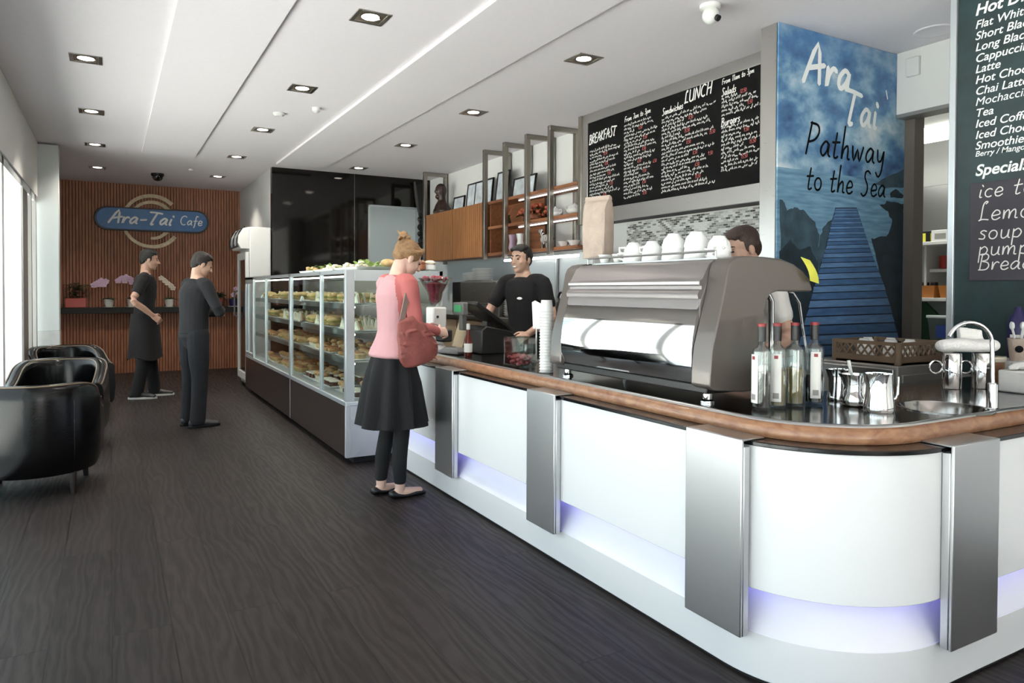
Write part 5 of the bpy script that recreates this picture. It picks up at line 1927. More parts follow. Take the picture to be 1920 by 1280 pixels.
# ------------------------------------------------------------------ dishwasher, rack and bar things on the corner
t = thing('glasswasher', 'grey under-bench glasswasher behind the counter corner', 'dishwasher', (3.95, 2.5, 0))
MB().box(3.70, 4.30, 2.315, 2.85, .04, .948).build('cabinet', 'machine_grey', t, world=True, bevel=.008)
MB().box(3.682, 3.70, 2.33, 2.83, .72, .93).build('door', 'steel', t, world=True, bevel=.004)
MB().box(3.72, 4.28, 2.297, 2.314, .1, .90).build('side_panel', 'machine_grey', t, world=True, bevel=.004)
for a in (3.75, 4.27):
    for b in (2.36, 2.80):
        MB().cyl((a, b, 0), (a, b, .04), .02).build('foot', 'black', t, world=True)
t = thing('dish_crate', 'brown plastic lattice dish crate on the glasswasher', 'crate', (3.93, 2.53, .949))
mb = MB()
a, hh = .205, .125
mb.box(-a, a, -a, a, 0, .012)
for s in (-1, 1):
    mb.box(s*a, s*(a-.012), -a, a, 0, .045).box(s*a, s*(a-.012), -a, a, hh-.02, hh)
    mb.box(-a, a, s*a, s*(a-.012), 0, .045).box(-a, a, s*a, s*(a-.012), hh-.02, hh)
    for s2 in (-1, 1):
        mb.cyl((s*(a-.012), s2*(a-.012), 0), (s*(a-.012), s2*(a-.012), hh), .018)
    n_ = 9
    for k in range(n_):
        u0, u1 = -a+2*a*k/n_, -a+2*a*(k+1)/n_
        for p_, q_ in (((u0, .045), (u1, hh-.02)), ((u1, .045), (u0, hh-.02))):
            mb.tube([(s*(a-.006), p_[0], p_[1]), (s*(a-.006), q_[0], q_[1])], .006, 5)
            mb.tube([(p_[0], s*(a-.006), p_[1]), (q_[0], s*(a-.006), q_[1])], .006, 5)
mb.build('lattice', 'crate', t)
for k, (x, y) in enumerate(((3.86, 2.46), (3.98, 2.42), (3.84, 2.61), (4.02, 2.56), (3.95, 2.66))):
    q = thing('upturned_cup', 'white cup upside down in the brown dish crate', 'cup', (x, y, .962), 0, 'cups drying in the dish crate')
    MB().lathe([(.042, 0), (.042, .02), (.034, .1), (.024, .112), (.024, .118), (.001, .118)], n=20).build('bowl', 'white_china', q)
    MB().tube([(.04, 0, .03), (.07, 0, .04), (.07, 0, .08), (.038, 0, .085)], .006, 6).build('handle', 'white_china', q)

# milk jugs


def jug(label, x, y, rz, belly, h, r, spoon=False):
    q = thing('milk_jug', label, 'jug', (x, y, .8955), rz)
    if belly:
        pf = [(.001, 0), (r*.9, 0), (r*1.05, .012), (r*1.08, h*.22), (r*.86, h*.42), (r*.78, h*.62), (r*.84, h*.88), (r*.92, h), (r*.88, h), (r*.74, h*.62), (r*.8, h*.42), (r, h*.2), (r*.9, .012), (.001, .008)]
    else:
        pf = [(.001, 0), (r*.96, 0), (r*1.02, .01), (r, h*.15), (r*.9, h*.4), (r*.84, h*.7), (r*.86, h*.92), (r*.9, h), (r*.86, h), (r*.8, h*.7), (r*.86, h*.4), (r*.95, .02), (.001, .01)]
    mb = MB()
    n_ = 28
    rs = []
    for rad, z in pf:
        ring = []
        for k in range(n_):
            a_ = 2*PI*k/n_
            sp_ = 1+.28*max(0, math.cos(a_-PI))**10*max(0, (z/h-.6)/.4) if z > h*.6 else 1
            ring.append((rad*sp_*math.cos(a_), rad*sp_*math.sin(a_), z))
        rs.append(ring)
    mb.rings(rs).build('body', 'chrome', q, angle=60)
    MB().tube([(r*.88, 0, h*.3), (r*1.25, 0, h*.32), (r*1.42, 0, h*.45), (r*1.5, 0, h*.9)], [.006, .006, .006, .004], 8).build('handle', 'chrome', q)
    return q


jug('bulbous chrome milk jug with a spoon handle standing in it', 2.60, 1.80, -.9, True, .125, .056)
jug('tall flared chrome milk jug nearest the sink', 2.545, 1.665, -.35, False, .145, .055)
jug('chrome milk jug half hidden behind the bulbous jug', 2.66, 1.915, -.9, False, .13, .05)
t = thing('long_spoon', 'pale handled spoon standing in the bulbous chrome jug', 'spoon', (2.60, 1.80, .905))
MB().tube([(0.02, 0, .0), (0, .01, .08), (-.02, .02, .17)], [.006, .0045, .007], 8).build('spoon', 'white_plastic', t)


# syrup bottles
def syrup(label, x, y, rz, fill, mat):
    q = thing('syrup_bottle', label, 'bottle', (x, y, .8955), rz, None)
    r = .036
    MB().lathe([(.001, .003), (r*.9, 0), (r, .006), (r, .222), (r*.93, .232), (.02, .243), (.0145, .25), (.0145, .315), (.012, .315), (.012, .25), (.017, .242), (r-.003, .224), (r-.003, .012), (.001, .012)], n=26).build('glass', 'glass_thin', q)
    MB().lathe([(.001, .013), (r-.0035, .013), (r-.0035, fill), (.001, fill)], n=22).build('syrup', mat, q)
    MB().lathe([(.0155, .262), (.0158, .322), (.001, .323)], n=18, cap=False).build('neck_sleeve', 'black_plastic', q)
    MB().lathe([(.016, .320), (.0165, .331), (.001, .333)], n=18).build('cap', 'red_cap', q)
    rs = []
    for z in (.028, .214):
        rs.append([((r+dr)*math.cos(a_), (r+dr)*math.sin(a_), z) for dr, sgn in ((.0006, 1), (.0012, -1)) for a_ in ([-.55+1.1*k/8 for k in range(9)] if sgn == 1 else [.55-1.1*k/8 for k in range(9)])])
    lb = MB().rings(rs).build('label', 'label', q)
    rs = []
    for z in (.04, .062):
        rs.append([((r+dr)*math.cos(a_), (r+dr)*math.sin(a_), z) for dr, sgn in ((.0013, 1), (.0016, -1)) for a_ in ([-.3+.6*k/6 for k in range(7)] if sgn == 1 else [.3-.6*k/6 for k in range(7)])])
    MB().rings(rs).build('label_block', 'label_print', lb)
    rs = []
    for z in (.194, .207):
        rs.append([((r+dr)*math.cos(a_), (r+dr)*math.sin(a_), z) for dr, sgn in ((.0013, 1), (.0016, -1)) for a_ in ([-.2+.4*k/6 for k in range(7)] if sgn == 1 else [.2-.4*k/6 for k in range(7)])])
    MB().rings(rs).build('label_badge', 'red_cap', lb)
    lb.parent = q
    for c in list(bpy.data.objects):
        pass
    return q


cang = math.atan2(-1.9, -2.2)
syrup('syrup bottle with label turned left, nearest the coffee machine', 2.178, 1.905, cang-.9, .145, 'syrup_dark')
syrup('pale golden syrup bottle with label facing front, second from the machine', 2.27, 1.91, cang-.1, .15, 'syrup_gold')
syrup('syrup bottle with label hidden behind, third from the machine', 2.372, 1.91, cang+2.6, .15, 'syrup_gold')
syrup('dark syrup bottle with label facing front, beside the milk jugs', 2.478, 1.9, cang+.1, .12, 'syrup_dark')

# cups heaped on the machine
CZ = 1.4945
spots = [(2.33, 2.28, 1.0, 2), (2.33, 2.42, 1.05, 3), (2.32, 2.56, 1.05, 3), (2.31, 2.70, .95, 2), (2.30, 2.83, 1.0, 2)]
pos_ = ['first from the end near the bottles', 'second from the bottle end', 'third from the bottle end', 'fourth from the bottle end', 'fifth from the bottle end']
for (x, y, s, n_), pn in zip(spots, pos_):
    for k in range(n_):
        q = thing('white_cup', 'upside down white cup, stack %s, %s cup' % (pn, ['bottom', 'middle'][k] if k < n_-1 else 'top'), 'cup', (x+.004*k, y+.003*k, CZ+.0005+.028*k), 1.9+.7*k+y*9, 'white cups stacked on the coffee machine')
        MB().lathe([(.054*s, 0), (.054*s, .006), (.046*s, .042), (.03*s, .062), (.026*s, .07), (.001, .07)], n=22).build('bowl', 'white_china', q)
        MB().tube([(.05*s, 0, .012), (.078*s, 0, .02), (.08*s, 0, .042), (.046*s, 0, .045)], .006, 6).build('handle', 'white_china', q)
for k, (x, y) in enumerate(((2.3, 2.95), (2.28, 3.0+.04), (2.36, 2.93))):
    q = thing('espresso_cup', ['small white espresso cup in front of the paper bag', 'small white espresso cup touching the paper bag', 'small white espresso cup behind its twin by the paper bag'][k], 'cup', (x, y, CZ+.0005), k*1.1, 'espresso cups by the paper bag')
    MB().lathe([(.02, 0), (.024, .004), (.036, .045), (.034, .045), (.022, .008), (.001, .006)], n=20).build('bowl', 'white_china', q)
    MB().tube([(.034, 0, .036), (.052, 0, .034), (.05, 0, .016), (.028, 0, .014)], .004, 6).build('handle', 'white_china', q)

# paper bag on the far end of the machine
t = thing('paper_bag', 'tall brown paper bag standing on the far end of the coffee machine', 'paper bag', (2.30, 3.13, CZ+.03), .25)
mb = MB()
rs = []
r = random.Random(4)
for z, sx, sy in ((0, .05, .075), (.1, .052, .078), (.2, .05, .077), (.26, .046, .078), (.295, .03, .08), (.315, .012, .082)):
    ring = []
    for k in range(16):
        a_ = 2*PI*k/16
        cx, cy = math.cos(a_), math.sin(a_)
        e = .35
        ring.append((sx*math.copysign(abs(cx)**e, cx)+r.uniform(-.003, .003), sy*math.copysign(abs(cy)**e, cy)+r.uniform(-.003, .003), z+r.uniform(-.004, .004)*(z > .1)))
    rs.append(ring)
mb.rings(rs).build('bag', 'kraft', t, angle=25)
MB().rings([[(-.014, -.085, .312), (.014, -.085, .312), (.014, .085, .312), (-.014, .085, .312)], [(-.008, -.084, .335), (.01, -.083, .328), (.01, .083, .331), (-.008, .084, .336)]]).build('fold', 'kraft', t)

# service end of the counter -------------------------------------------------
BZ = .8955
t = thing('takeaway_cup_stack', 'tall stack of white takeaway cups at the left end of the coffee machine', 'cup stack', (2.10, 3.33, BZ))
mb = MB()
pf = []
for k in range(22):
    z = .016*k
    pf += [(.036, z), (.04, z+.004), (.04, z+.007), (.0365, z+.008)]
mb.lathe([(.001, 0)]+pf+[(.03, .016*22+.05), (.001, .016*22+.05)], n=22).build('cups', 'white_plastic', t)
t = thing('card_stand', 'pale grey angular card held on a stand beside the takeaway cups', 'card stand', (2.36, 3.86, BZ))
MB().box(-.06, .06, -.05, .05, 0, .01).cyl((0, 0, .01), (0, 0, .22), .006).build('stand', 'steel', t)
MB().prism([(-.13, .24), (-.07, .21), (.04, .21), (.055, .38), (.02, .39), (-.06, .37), (-.09, .33)], 0, -.004, .004).build('card', 'paper', t, bevel=.002).rotation_euler = (0, 0, 0)
t = thing('sweets_jar', 'clear acrylic box half full of pink wrapped sweets on the counter', 'jar', (2.13, 3.67, BZ))
MB().box(-.07, .07, -.075, .075, 0, .004).box(-.07, -.066, -.075, .075, .004, .17).box(.066, .07, -.075, .075, .004, .17).box(-.066, .066, -.075, -.071, .004, .17).box(-.066, .066, .071, .075, .004, .17).build('box', 'glass_thin', t)
mb = MB()
r = random.Random(8)
for k in range(70):
    mb.ell((r.uniform(-.05, .05), r.uniform(-.055, .055), r.uniform(.015, .07)), (.013, .015, .011), 8, 5)
o = mb.build('sweets', 'candy', t)
o['kind'] = 'stuff'
MB().box(-.072, .072, -.077, .077, .171, .178).build('lid', 'glass_thin', t)
t = thing('tumbler', 'small clear glass tumbler beside the box of sweets', 'glass', (2.35, 3.95, BZ))
MB().lathe([(.001, 0), (.03, 0), (.036, .11), (.034, .11), (.029, .006), (.001, .005)], n=20).build('glass', 'glass_thin', t)
t = thing('sauce_bottle', 'small red sauce bottle with white cap and label on the counter', 'bottle', (2.14, 4.40, BZ))
MB().lathe([(.001, 0), (.026, 0), (.028, .01), (.028, .1), (.022, .13), (.012, .16), (.011, .19), (.001, .19)], n=20).build('bottle', 'bottle_amber', t)
MB().lathe([(.0285, .03), (.0292, .035), (.0292, .085), (.0285, .09)], n=20, cap=False).build('label', 'label', t)
MB().lathe([(.013, .185), (.014, .19), (.013, .225), (.001, .226)], n=16).build('cap', 'white_plastic', t)
t = thing('cash_register', 'black point of sale till with tilted touch screen and green customer display', 'till', (2.45, 4.62, BZ))
mb = MB().prism([(-.16, 0), (.16, 0), (.14, .1), (.08, .16), (-.12, .2), (-.16, .17)], 1, -.13, .13)
mb.build('printer_base', 'black_plastic', t, bevel=.008)
MB().prism([(-.05, .1), (.05, .1), (.0, .23), (-.04, .23)], 1, .02, .1).build('stand', 'black_plastic', t, bevel=.006)
rot = MX.Rotation(math.radians(-38), 4, 'Y').to_3x3() if False else MX.Rotation(math.radians(34), 3, 'Y')
def tilt(mb_, piv):
    mb_.v = [tuple(V(piv)+rot @ (V(v)-V(piv))) for v in mb_.v]
    return mb_
sc = tilt(MB().box(-.20, .17, -.05, .24, .235, .268), (0, 0, .245))
sc.build('screen', 'black_plastic', t, bevel=.008)
cdm = MB().box(-.225, -.185, .04, .22, .275, .365).box(-.205, -.165, .1, .16, .16, .29)
cdm.build('customer_display', 'grey_plastic', t, bevel=.006)
MB().box(-.229, -.2255, .07, .19, .295, .345).build('display_glass', 'green_led', t)
t = thing('receipt_docket', 'pale card leaning behind the sauce bottle against the till', 'card', (2.30, 4.93, BZ))
MB().rings([[(-.004+.06*u, -.09, .2*u), (.0+.06*u, -.09, .2*u), (.0+.06*u, .09, .2*u), (-.004+.06*u, .09, .2*u)] for u in (0, 1)]).build('card', 'beige', t)
t = thing('payment_terminal', 'dark grey payment terminal lying on the counter beside the till', 'payment terminal', (2.13, 4.62, BZ), .4)
MB().prism([(-.09, 0), (.09, 0), (.1, .02), (.04, .05), (-.07, .045), (-.1, .02)], 0, -.055, .055).build('body', 'grey_plastic', t, bevel=.008)
MB().box(-.03, .03, .0, .06, .046, .05).build('keypad', 'black_plastic', t, bevel=.002)
# frozen dessert machine with berry hopper
t = thing('berry_blender', 'white berry dessert machine with clear cone hopper full of raspberries', 'blender', (2.10, 4.86, BZ))
MB().lathe([(.001, 0), (.085, 0), (.085, .02), (.06, .05), (.05, .08), (.001, .08)], n=24).build('base', 'white_plastic', t)
MB().box(-.055, .055, -.07, .07, .08, .33).build('tower', 'white_plastic', t, bevel=.012)
mb = MB()
for z in (.12, .19, .26):
    mb.cyl((-.02, -.0705, z), (-.02, -.078, z), .009)
mb.build('knobs', 'black_plastic', t)
MB().lathe([(.03, .33), (.05, .38), (.06, .44), (.12, .535), (.13, .54), (.12, .545), (.056, .44), (.046, .38), (.001, .335)], (0, .02, 0), 24, cap=False).build('hopper', 'glass_thin', t)
mb = MB()
r = random.Random(6)
mb.lathe([(.001, .34), (.042, .38), (.05, .43), (.085, .5), (.001, .52)], (0, .02, 0), 18)
for k in range(40):
    a_, q = r.uniform(0, 2*PI), r.uniform(0, .095)
    mb.ell((q*math.cos(a_), .02+q*math.sin(a_), .525+r.uniform(0, .025)), (.016, .016, .014), 8, 5)
o = mb.build('raspberries', 'berry', t)
o['kind'] = 'stuff'

# back bench under the shelves -------------------------------------------------
t = thing('back_bench', 'beige fronted back bench with steel top under the hanging shelves', 'bench', (3.9, 7.5, 0))
MB().box(3.60, 4.25, 5.70, 9.7, .1, 1.02).build('cabinet', 'beige', t, world=True, bevel=.003)
MB().box(3.56, 4.255, 5.68, 9.72, 1.021, 1.06).build('bench_top', 'steel_h', t, world=True, bevel=.003)
MB().box(3.66, 4.25, 5.72, 9.68, 0, .1).build('kick', 'black', t, world=True)
for k in range(6):
    MB().box(3.588, 3.599, 5.72+.66*k, 5.72+.66*k+.64, .12, 1.0).build('door', 'beige', t, world=True, bevel=.003)
t = thing('tile_bench', 'steel bench against the mosaic tiles behind the barista', 'bench', (4.0, 4.3, 0))
MB().box(3.78, 4.25, 3.3, 5.3, .86, .90).build('bench_top', 'steel_h', t, world=True, bevel=.003)
MB().box(3.82, 4.25, 3.32, 5.28, .08, .86).build('cabinet', 'white_plastic', t, world=True)
MB().box(3.87, 4.25, 3.34, 5.26, 0, .08).build('kick', 'black', t, world=True)
t = thing('snack_oven', 'steel fronted bench oven with white plates stacked on it', 'oven', (3.9, 7.3, 1.0605))
MB().box(3.64, 4.15, 6.74, 7.9, 1.062, 1.455).build('body', 'steel', t, world=True, bevel=.006)
MB().box(3.622, 3.639, 6.76, 7.66, 1.18, 1.445).build('door', 'steel_h', t, world=True, bevel=.004)
MB().box(3.622, 3.639, 7.67, 7.89, 1.08, 1.445).build('control_panel', 'black_plastic', t, world=True, bevel=.004)
MB().tube([(3.622, 6.82, 1.2), (3.59, 6.82, 1.2), (3.59, 7.6, 1.2), (3.622, 7.6, 1.2)], .009).build('handle', 'bracket', t, world=True)
for (y, n_, nm) in ((7.55, 9, 'right hand'), (7.82, 6, 'left hand')):
    for k in range(n_):
        q = thing('dinner_plate', 'white plate in the %s stack on the bench oven' % ('taller' if n_ == 9 else 'shorter'), 'plate', (3.86, y, 1.4565+.0165*k), 0, 'plates in the %s stack on the oven' % ('taller' if n_ == 9 else 'shorter'))
        MB().lathe([(.07, 0), (.075, .004), (.125, .016), (.124, .019), (.07, .007), (.001, .006)], n=24).build('plate', 'white_china', q)
for k in range(8):
    q = thing('takeaway_tub', 'pale takeaway tub in the stack on the back bench beside the server', 'tub', (3.78, 6.62-.0*k, 1.0605+.024*k), 0, 'stacked takeaway tubs on the back bench')
    MB().lathe([(.1, 0), (.125, .03), (.128, .03), (.128, .033), (.121, .033), (.098, .004), (.001, .003)], n=22).build('tub', 'paper', q)
for k in range(6):
    q = thing('takeaway_tub', 'pale takeaway tub in the shorter stack next to the taller one', 'tub', (3.78, 6.33, 1.0605+.024*k), 0, 'short stack of takeaway tubs on the back bench')
    MB().lathe([(.1, 0), (.125, .03), (.128, .03), (.128, .033), (.121, .033), (.098, .004), (.001, .003)], n=22).build('tub', 'paper', q)
t = thing('kettle', 'black kettle with looped handle on the back bench behind the server', 'kettle', (4.05, 6.1, 1.0605))
MB().lathe([(.001, 0), (.08, 0), (.085, .05), (.07, .16), (.05, .19), (.001, .2)], n=22).build('body', 'black_plastic', t)
MB().tube([(0, .06, .17), (0, .1, .22), (0, .06, .27), (0, -.06, .27), (0, -.1, .22)], .013).build('handle', 'black_plastic', t)
t = thing('standing_cabinet', 'tall pale grey cabinet beside the mosaic tiles behind the paper bag', 'cabinet', (4.1, 5.5, 0))
MB().box(3.9, 4.25, 5.36, 5.6, 0, 1.72).build('body', 'white_plastic', t, world=True, bevel=.004)
MB().box(3.885, 3.899, 5.37, 5.59, .1, 1.7).build('door', 'splash', t, world=True, bevel=.003)
t = thing('splashback_pipe', 'steel pipe running up the pale splashback behind the server', 'pipe', (4.24, 6.9, 1.06))
MB().tube([(4.24, 6.52, 1.062), (4.24, 6.52, 1.70)], .02).build('pipe', 'steel', t, world=True)

# right hand end of the bench ---------------------------------------------------
for x, y, nm in ((3.47, 1.905, 'steel canister with ring handle under the white towel, nearer the sink'), (3.60, 1.84, 'steel canister with ring handle under the white towel, behind the tap')):
    q = thing('steel_canister', nm, 'canister', (x, y, BZ), 2.45)
    MB().lathe([(.001, 0), (.04, 0), (.042, .003), (.042, .165), (.04, .168), (.001, .17)], n=26).build('body', 'chrome', q)
    MB().tube([(.042+.028*(1-math.cos(a_)), 0, .1+.03*math.sin(a_)) for a_ in [2*PI*k/14 for k in range(14)]], .004, 6, True).build('ring_handle', 'chrome', q)
t = thing('white_towel', 'rolled white towel laid across the steel canisters', 'towel', (3.53, 1.875, BZ+.171))
mb = MB().loft([(-.10, .05, .03), (-.03, .015, .034), (.05, -.03, .03), (.11, -.06, .032)], [(.045, .03), (.05, .034), (.048, .03), (.04, .03)])
mb.rings([[V((.0, .02, .03)), V((.1, -.035, .03)), V((.125, .0, .03)), V((.025, .055, .03))], [V((.0, .03, .12)), V((.1, -.02, .105)), V((.12, .01, .1)), V((.02, .06, .115))]])
remesh(mb, 'towel', 'towel', t, .006, 3, 0)
t = thing('wooden_tub', 'round brown wooden tub with pale rim behind the gooseneck tap', 'tub', (3.72, 1.86, BZ))
MB().lathe([(.001, 0), (.05, 0), (.058, .12), (.001, .121)], n=24).build('tub', 'wood_edge', t)
MB().lathe([(.001, .1215), (.06, .1215), (.066, .136), (.06, .145), (.001, .145)], n=24).build('lid', 'cream_china', t)
t = thing('grey_box', 'pale grey box covered by a crumpled cloth at the right end of the bench', 'box', (3.62, 1.69, BZ))
MB().box(-.06, .15, -.07, .06, 0, .10).build('box', 'cloth', t, bevel=.008)
t = thing('crumpled_cloth', 'crumpled white cloth draped on the pale grey box', 'cloth', (3.65, 1.685, BZ+.101))
mb = MB()
r = random.Random(12)
for k in range(12):
    a_ = r.uniform(-.6, .6)
    c = V((r.uniform(-.04, .07), r.uniform(-.03, .03), .012))
    mb.loft([c-V((math.cos(a_), math.sin(a_), 0))*.05, c+V((0, 0, .012)), c+V((math.cos(a_), math.sin(a_), 0))*.05], [.012, .016, .01])
remesh(mb, 'cloth', 'cloth', t, .006, 2, 0)
t = thing('small_tongs', 'small steel tongs lying on the bench before the grey box', 'tongs', (3.40, 1.50, BZ))
MB().tube([(-.03, -.03, .008), (.05, .0, .016), (.1, .04, .01)], .006).tube([(-.03, .0, .008), (.04, .02, .02), (.1, .045, .01)], .006).build('tongs', 'chrome', t)
t = thing('paper_cup', 'brown paper cup holding white plastic spoons at the right edge', 'cup', (3.86, 1.805, BZ+.121))
kb = thing('cup_ledge', 'white raised ledge at the right end of the bench', 'ledge', (3.96, 1.87, BZ))
MB().box(-.15, .145, -.13, .12, 0, .12).build('ledge', 'white_plastic', kb, bevel=.004)
MB().lathe([(.001, 0), (.036, 0), (.047, .105), (.049, .11), (.045, .11), (.034, .005), (.001, .004)], n=22).build('cup', 'kraft', t)
MB().cyl((-.036, -.02, .06), (-.046, -.024, .06), .017).build('badge', 'black_ink', t)
for k in range(4):
    q = thing('plastic_spoon', 'white plastic spoon standing in the brown paper cup', 'spoon', (3.86, 1.805, BZ+.127), k*1.4, 'spoons in the paper cup')
    MB().tube([(.01, 0, 0), (.025, .0, .12), (.035, 0, .15)], [.004, .004, .004], 6).ell((.037, 0, .165), (.006, .014, .02), 8, 6).build('spoon', 'white_plastic', q)
t = thing('purple_bottle', 'dark purple cleaning bottle with white label at the right edge', 'bottle', (4.04, 1.89, BZ+.121))
MB().lathe([(.001, 0), (.048, 0), (.05, .02), (.052, .14), (.045, .2), (.02, .235), (.016, .26), (.001, .26)], n=24).build('bottle', 'purple', t)
MB().box(-.053, -.047, -.03, .015, .06, .12).build('label', 'label', t)


# ------------------------------------------------------------------ tub chairs
def tub_chair(label, x, y, rz, group):
    t = thing('tub_chair', label, 'armchair', (x, y, 0), rz, group)
    pts = []
    n_ = 30
    R = .345
    fr = .33
    # outline from front right round the back to front left, with unit outward normals
    for k in range(5):
        pts.append(((R, fr-(fr)*k/5), (1, .12*(1-k/5))))
    for k in range(n_+1):
        a_ = -PI*k/n_
        pts.append(((R*math.cos(a_), R*1.02*math.sin(a_)), (math.cos(a_), math.sin(a_))))
    for k in range(5):
        pts.append(((-R, fr*(k+1)/5), (-1, .12*(k+1)/5)))
    rs, top, top2 = [], [], []
    m_ = len(pts)
    for i, ((px_, py_), (nx, ny)) in enumerate(pts):
        u = max(0, min(1, (-py_+.30)/.55))
        u = u*u*(3-2*u)
        h = .565+(.735-.565)*u
        th = .085

        def P(off, z):
            return V((px_+nx*off, py_+ny*off, z))
        ring = [P(-.03, .15), P(.0, .145), P(.018, .19), P(.028, .32), P(.024, h-.1), P(.022, h-.045), P(.008, h-.012), P(-.018, h), P(-.055, h-.004), P(-.08, h-.028), P(-.086, h-.07), P(-.08, .42), P(-.075, .2)]
        rs.append(ring)
        top.append(P(.006, h-.008))
        top2.append(P(-.07, h-.014))
    b = MB().rings(rs).build('shell', 'leather', t, angle=70)
    MB().tube(top, .0055, 6).build('piping', 'piping', t)
    MB().tube(top2, .0055, 6).build('piping', 'piping', t)
    # seat deck and cushion
    poly = []
    for k in range(25):
        a_ = PI+PI*k/24
        poly.append((.27*math.cos(a_), .27*math.sin(a_)))
    poly += [(.27, .26), (.22, .325), (-.22, .325), (-.27, .26)]
    rs = [[(x_*s, y_*s, z) for x_, y_ in poly] for s, z in ((.96, .3), (1, .32), (1.0, .40), (.96, .435), (.8, .45), (.3, .455))]
    MB().rings(rs).build('seat_cushion', 'leather', t, angle=70)
    poly2 = [(x_*1.02, y_*.98) for x_, y_ in poly]
    MB().rings([[(x_, y_, z) for x_, y_ in poly2] for z in (.15, .298)]).build('seat_frame', 'leather', t, angle=50, bevel=.01)
    for sx, sy in ((.25, .25), (-.25, .25), (.22, -.24), (-.22, -.24)):
        MB().cyl((sx, sy, .155), (sx*1.03, sy*1.03, 0), .026, .017, 10).build('leg', 'leg_wood', t)
    # vertical seams on the outside of the back
    for a_ in (-PI*.28, -PI*.72):
        q = [(R+.0285)*1.0]
        MB().tube([((R+.02)*math.cos(a_), (R*1.02+.02)*math.sin(a_), .17), ((R+.029)*math.cos(a_), (R*1.02+.029)*math.sin(a_), .32), ((R+.025)*math.cos(a_), (R*1.02+.025)*math.sin(a_), .62)], .0012, 6).build('seam', 'leather', t)
    return t


g = 'black leather tub chairs along the windows'
tub_chair('black leather tub chair seen from behind, nearest the camera, cut by the frame', -.43, 5.74, -.05, g)
tub_chair('black leather tub chair facing the camera directly behind the nearest chair', -.38, 7.2, PI-.12, g)
tub_chair('black leather tub chair farthest back, against the white pillar', -.40, 8.9, PI+.25, g)

# ------------------------------------------------------------------ people
def hand(mb, wr, d, n, sgn, curl=.35, s=1.0):
    """palm, four jointed fingers and a thumb; d = pointing direction, n = the way the palm faces, sgn picks the thumb's side"""
    wr, d, n = V(wr), V(d).normalized(), V(n)
    n = (n-d*n.dot(d)).normalized()
    w_ = d.cross(n)*sgn          # towards the thumb
    mb.loft([wr-d*.02*s, wr+d*.03*s, wr+d*.085*s], [(.024*s, .019*s), (.037*s, .016*s), (.04*s, .0135*s)], w_, 12, 3)
    for i, (L, c) in enumerate(((.074, .9), (.082, 1.0), (.076, 1.1), (.060, 1.2))):
        b = wr+d*.085*s+w_*(.031-.0205*i)*s
        p = [b-d*.012*s]
        a = .12
        q = b
        p.append(q)
        for f in (.45, .32, .23):
            a += curl*c
            q = q+(d*math.cos(a)+n*math.sin(a))*L*f*s
            p.append(q)
        mb.loft(p, [.0092*s, .0092*s, .0085*s, .0078*s, .0068*s], w_, 8, 2)
    b = wr+d*.022*s+w_*.026*s
    t1 = b+(d*.6+w_*.75+n*.25).normalized()*.036*s
    t2 = t1+(d*.8+w_*.3+n*.5).normalized()*.03*s
    t3 = t2+(d*.85+n*.5).normalized()*.022*s
    mb.loft([b, t1, t2, t3], [.0135*s, .011*s, .0095*s, .0075*s], n, 8, 2)


def head(mb, c, R, neck):
    c = V(c)

    def T(x, y, z):
        return c+R @ V((x, y, z))
    R3 = R
    mb.ell(T(0, -.012, .035), (.076, .095, .084), 18, 12, R3)
    mb.ell(T(0, .022, -.02), (.064, .072, .085), 16, 10, R3)
    mb.ell(T(0, .032, -.072), (.047, .052, .036), 14, 9, R3)
    mb.ell(T(0, .066, -.092), (.021, .02, .018), 10, 7, R3)
    mb.loft([T(0, .086, .018), T(0, .101, -.008), T(0, .111, -.024)], [.008, .010, .0125], R @ X_, 8, 2)
    for s in (-1, 1):
        mb.ell(T(s*.011, .098, -.027), (.009, .010, .007), 8, 6, R3)
        mb.ell(T(s*.030, .078, .027), (.024, .012, .008), 10, 6, R3)
        mb.ell(T(s*.036, .060, -.022), (.022, .022, .02), 10, 7, R3)
        mb.ell(T(s*.076, -.008, -.008), (.010, .021, .033), 10, 8, R3)
    mb.ell(T(0, .084, -.050), (.023, .012, .0065), 10, 6, R3)
    mb.ell(T(0, .083, -.061), (.020, .012, .0065), 10, 6, R3)
    mb.loft([V(neck), V(neck)*.45+(T(0, -.03, -.06))*.55, T(0, -.022, -.02)], [(.062, .06), (.053, .055), (.054, .058)], X_, 14, 3)
    return T


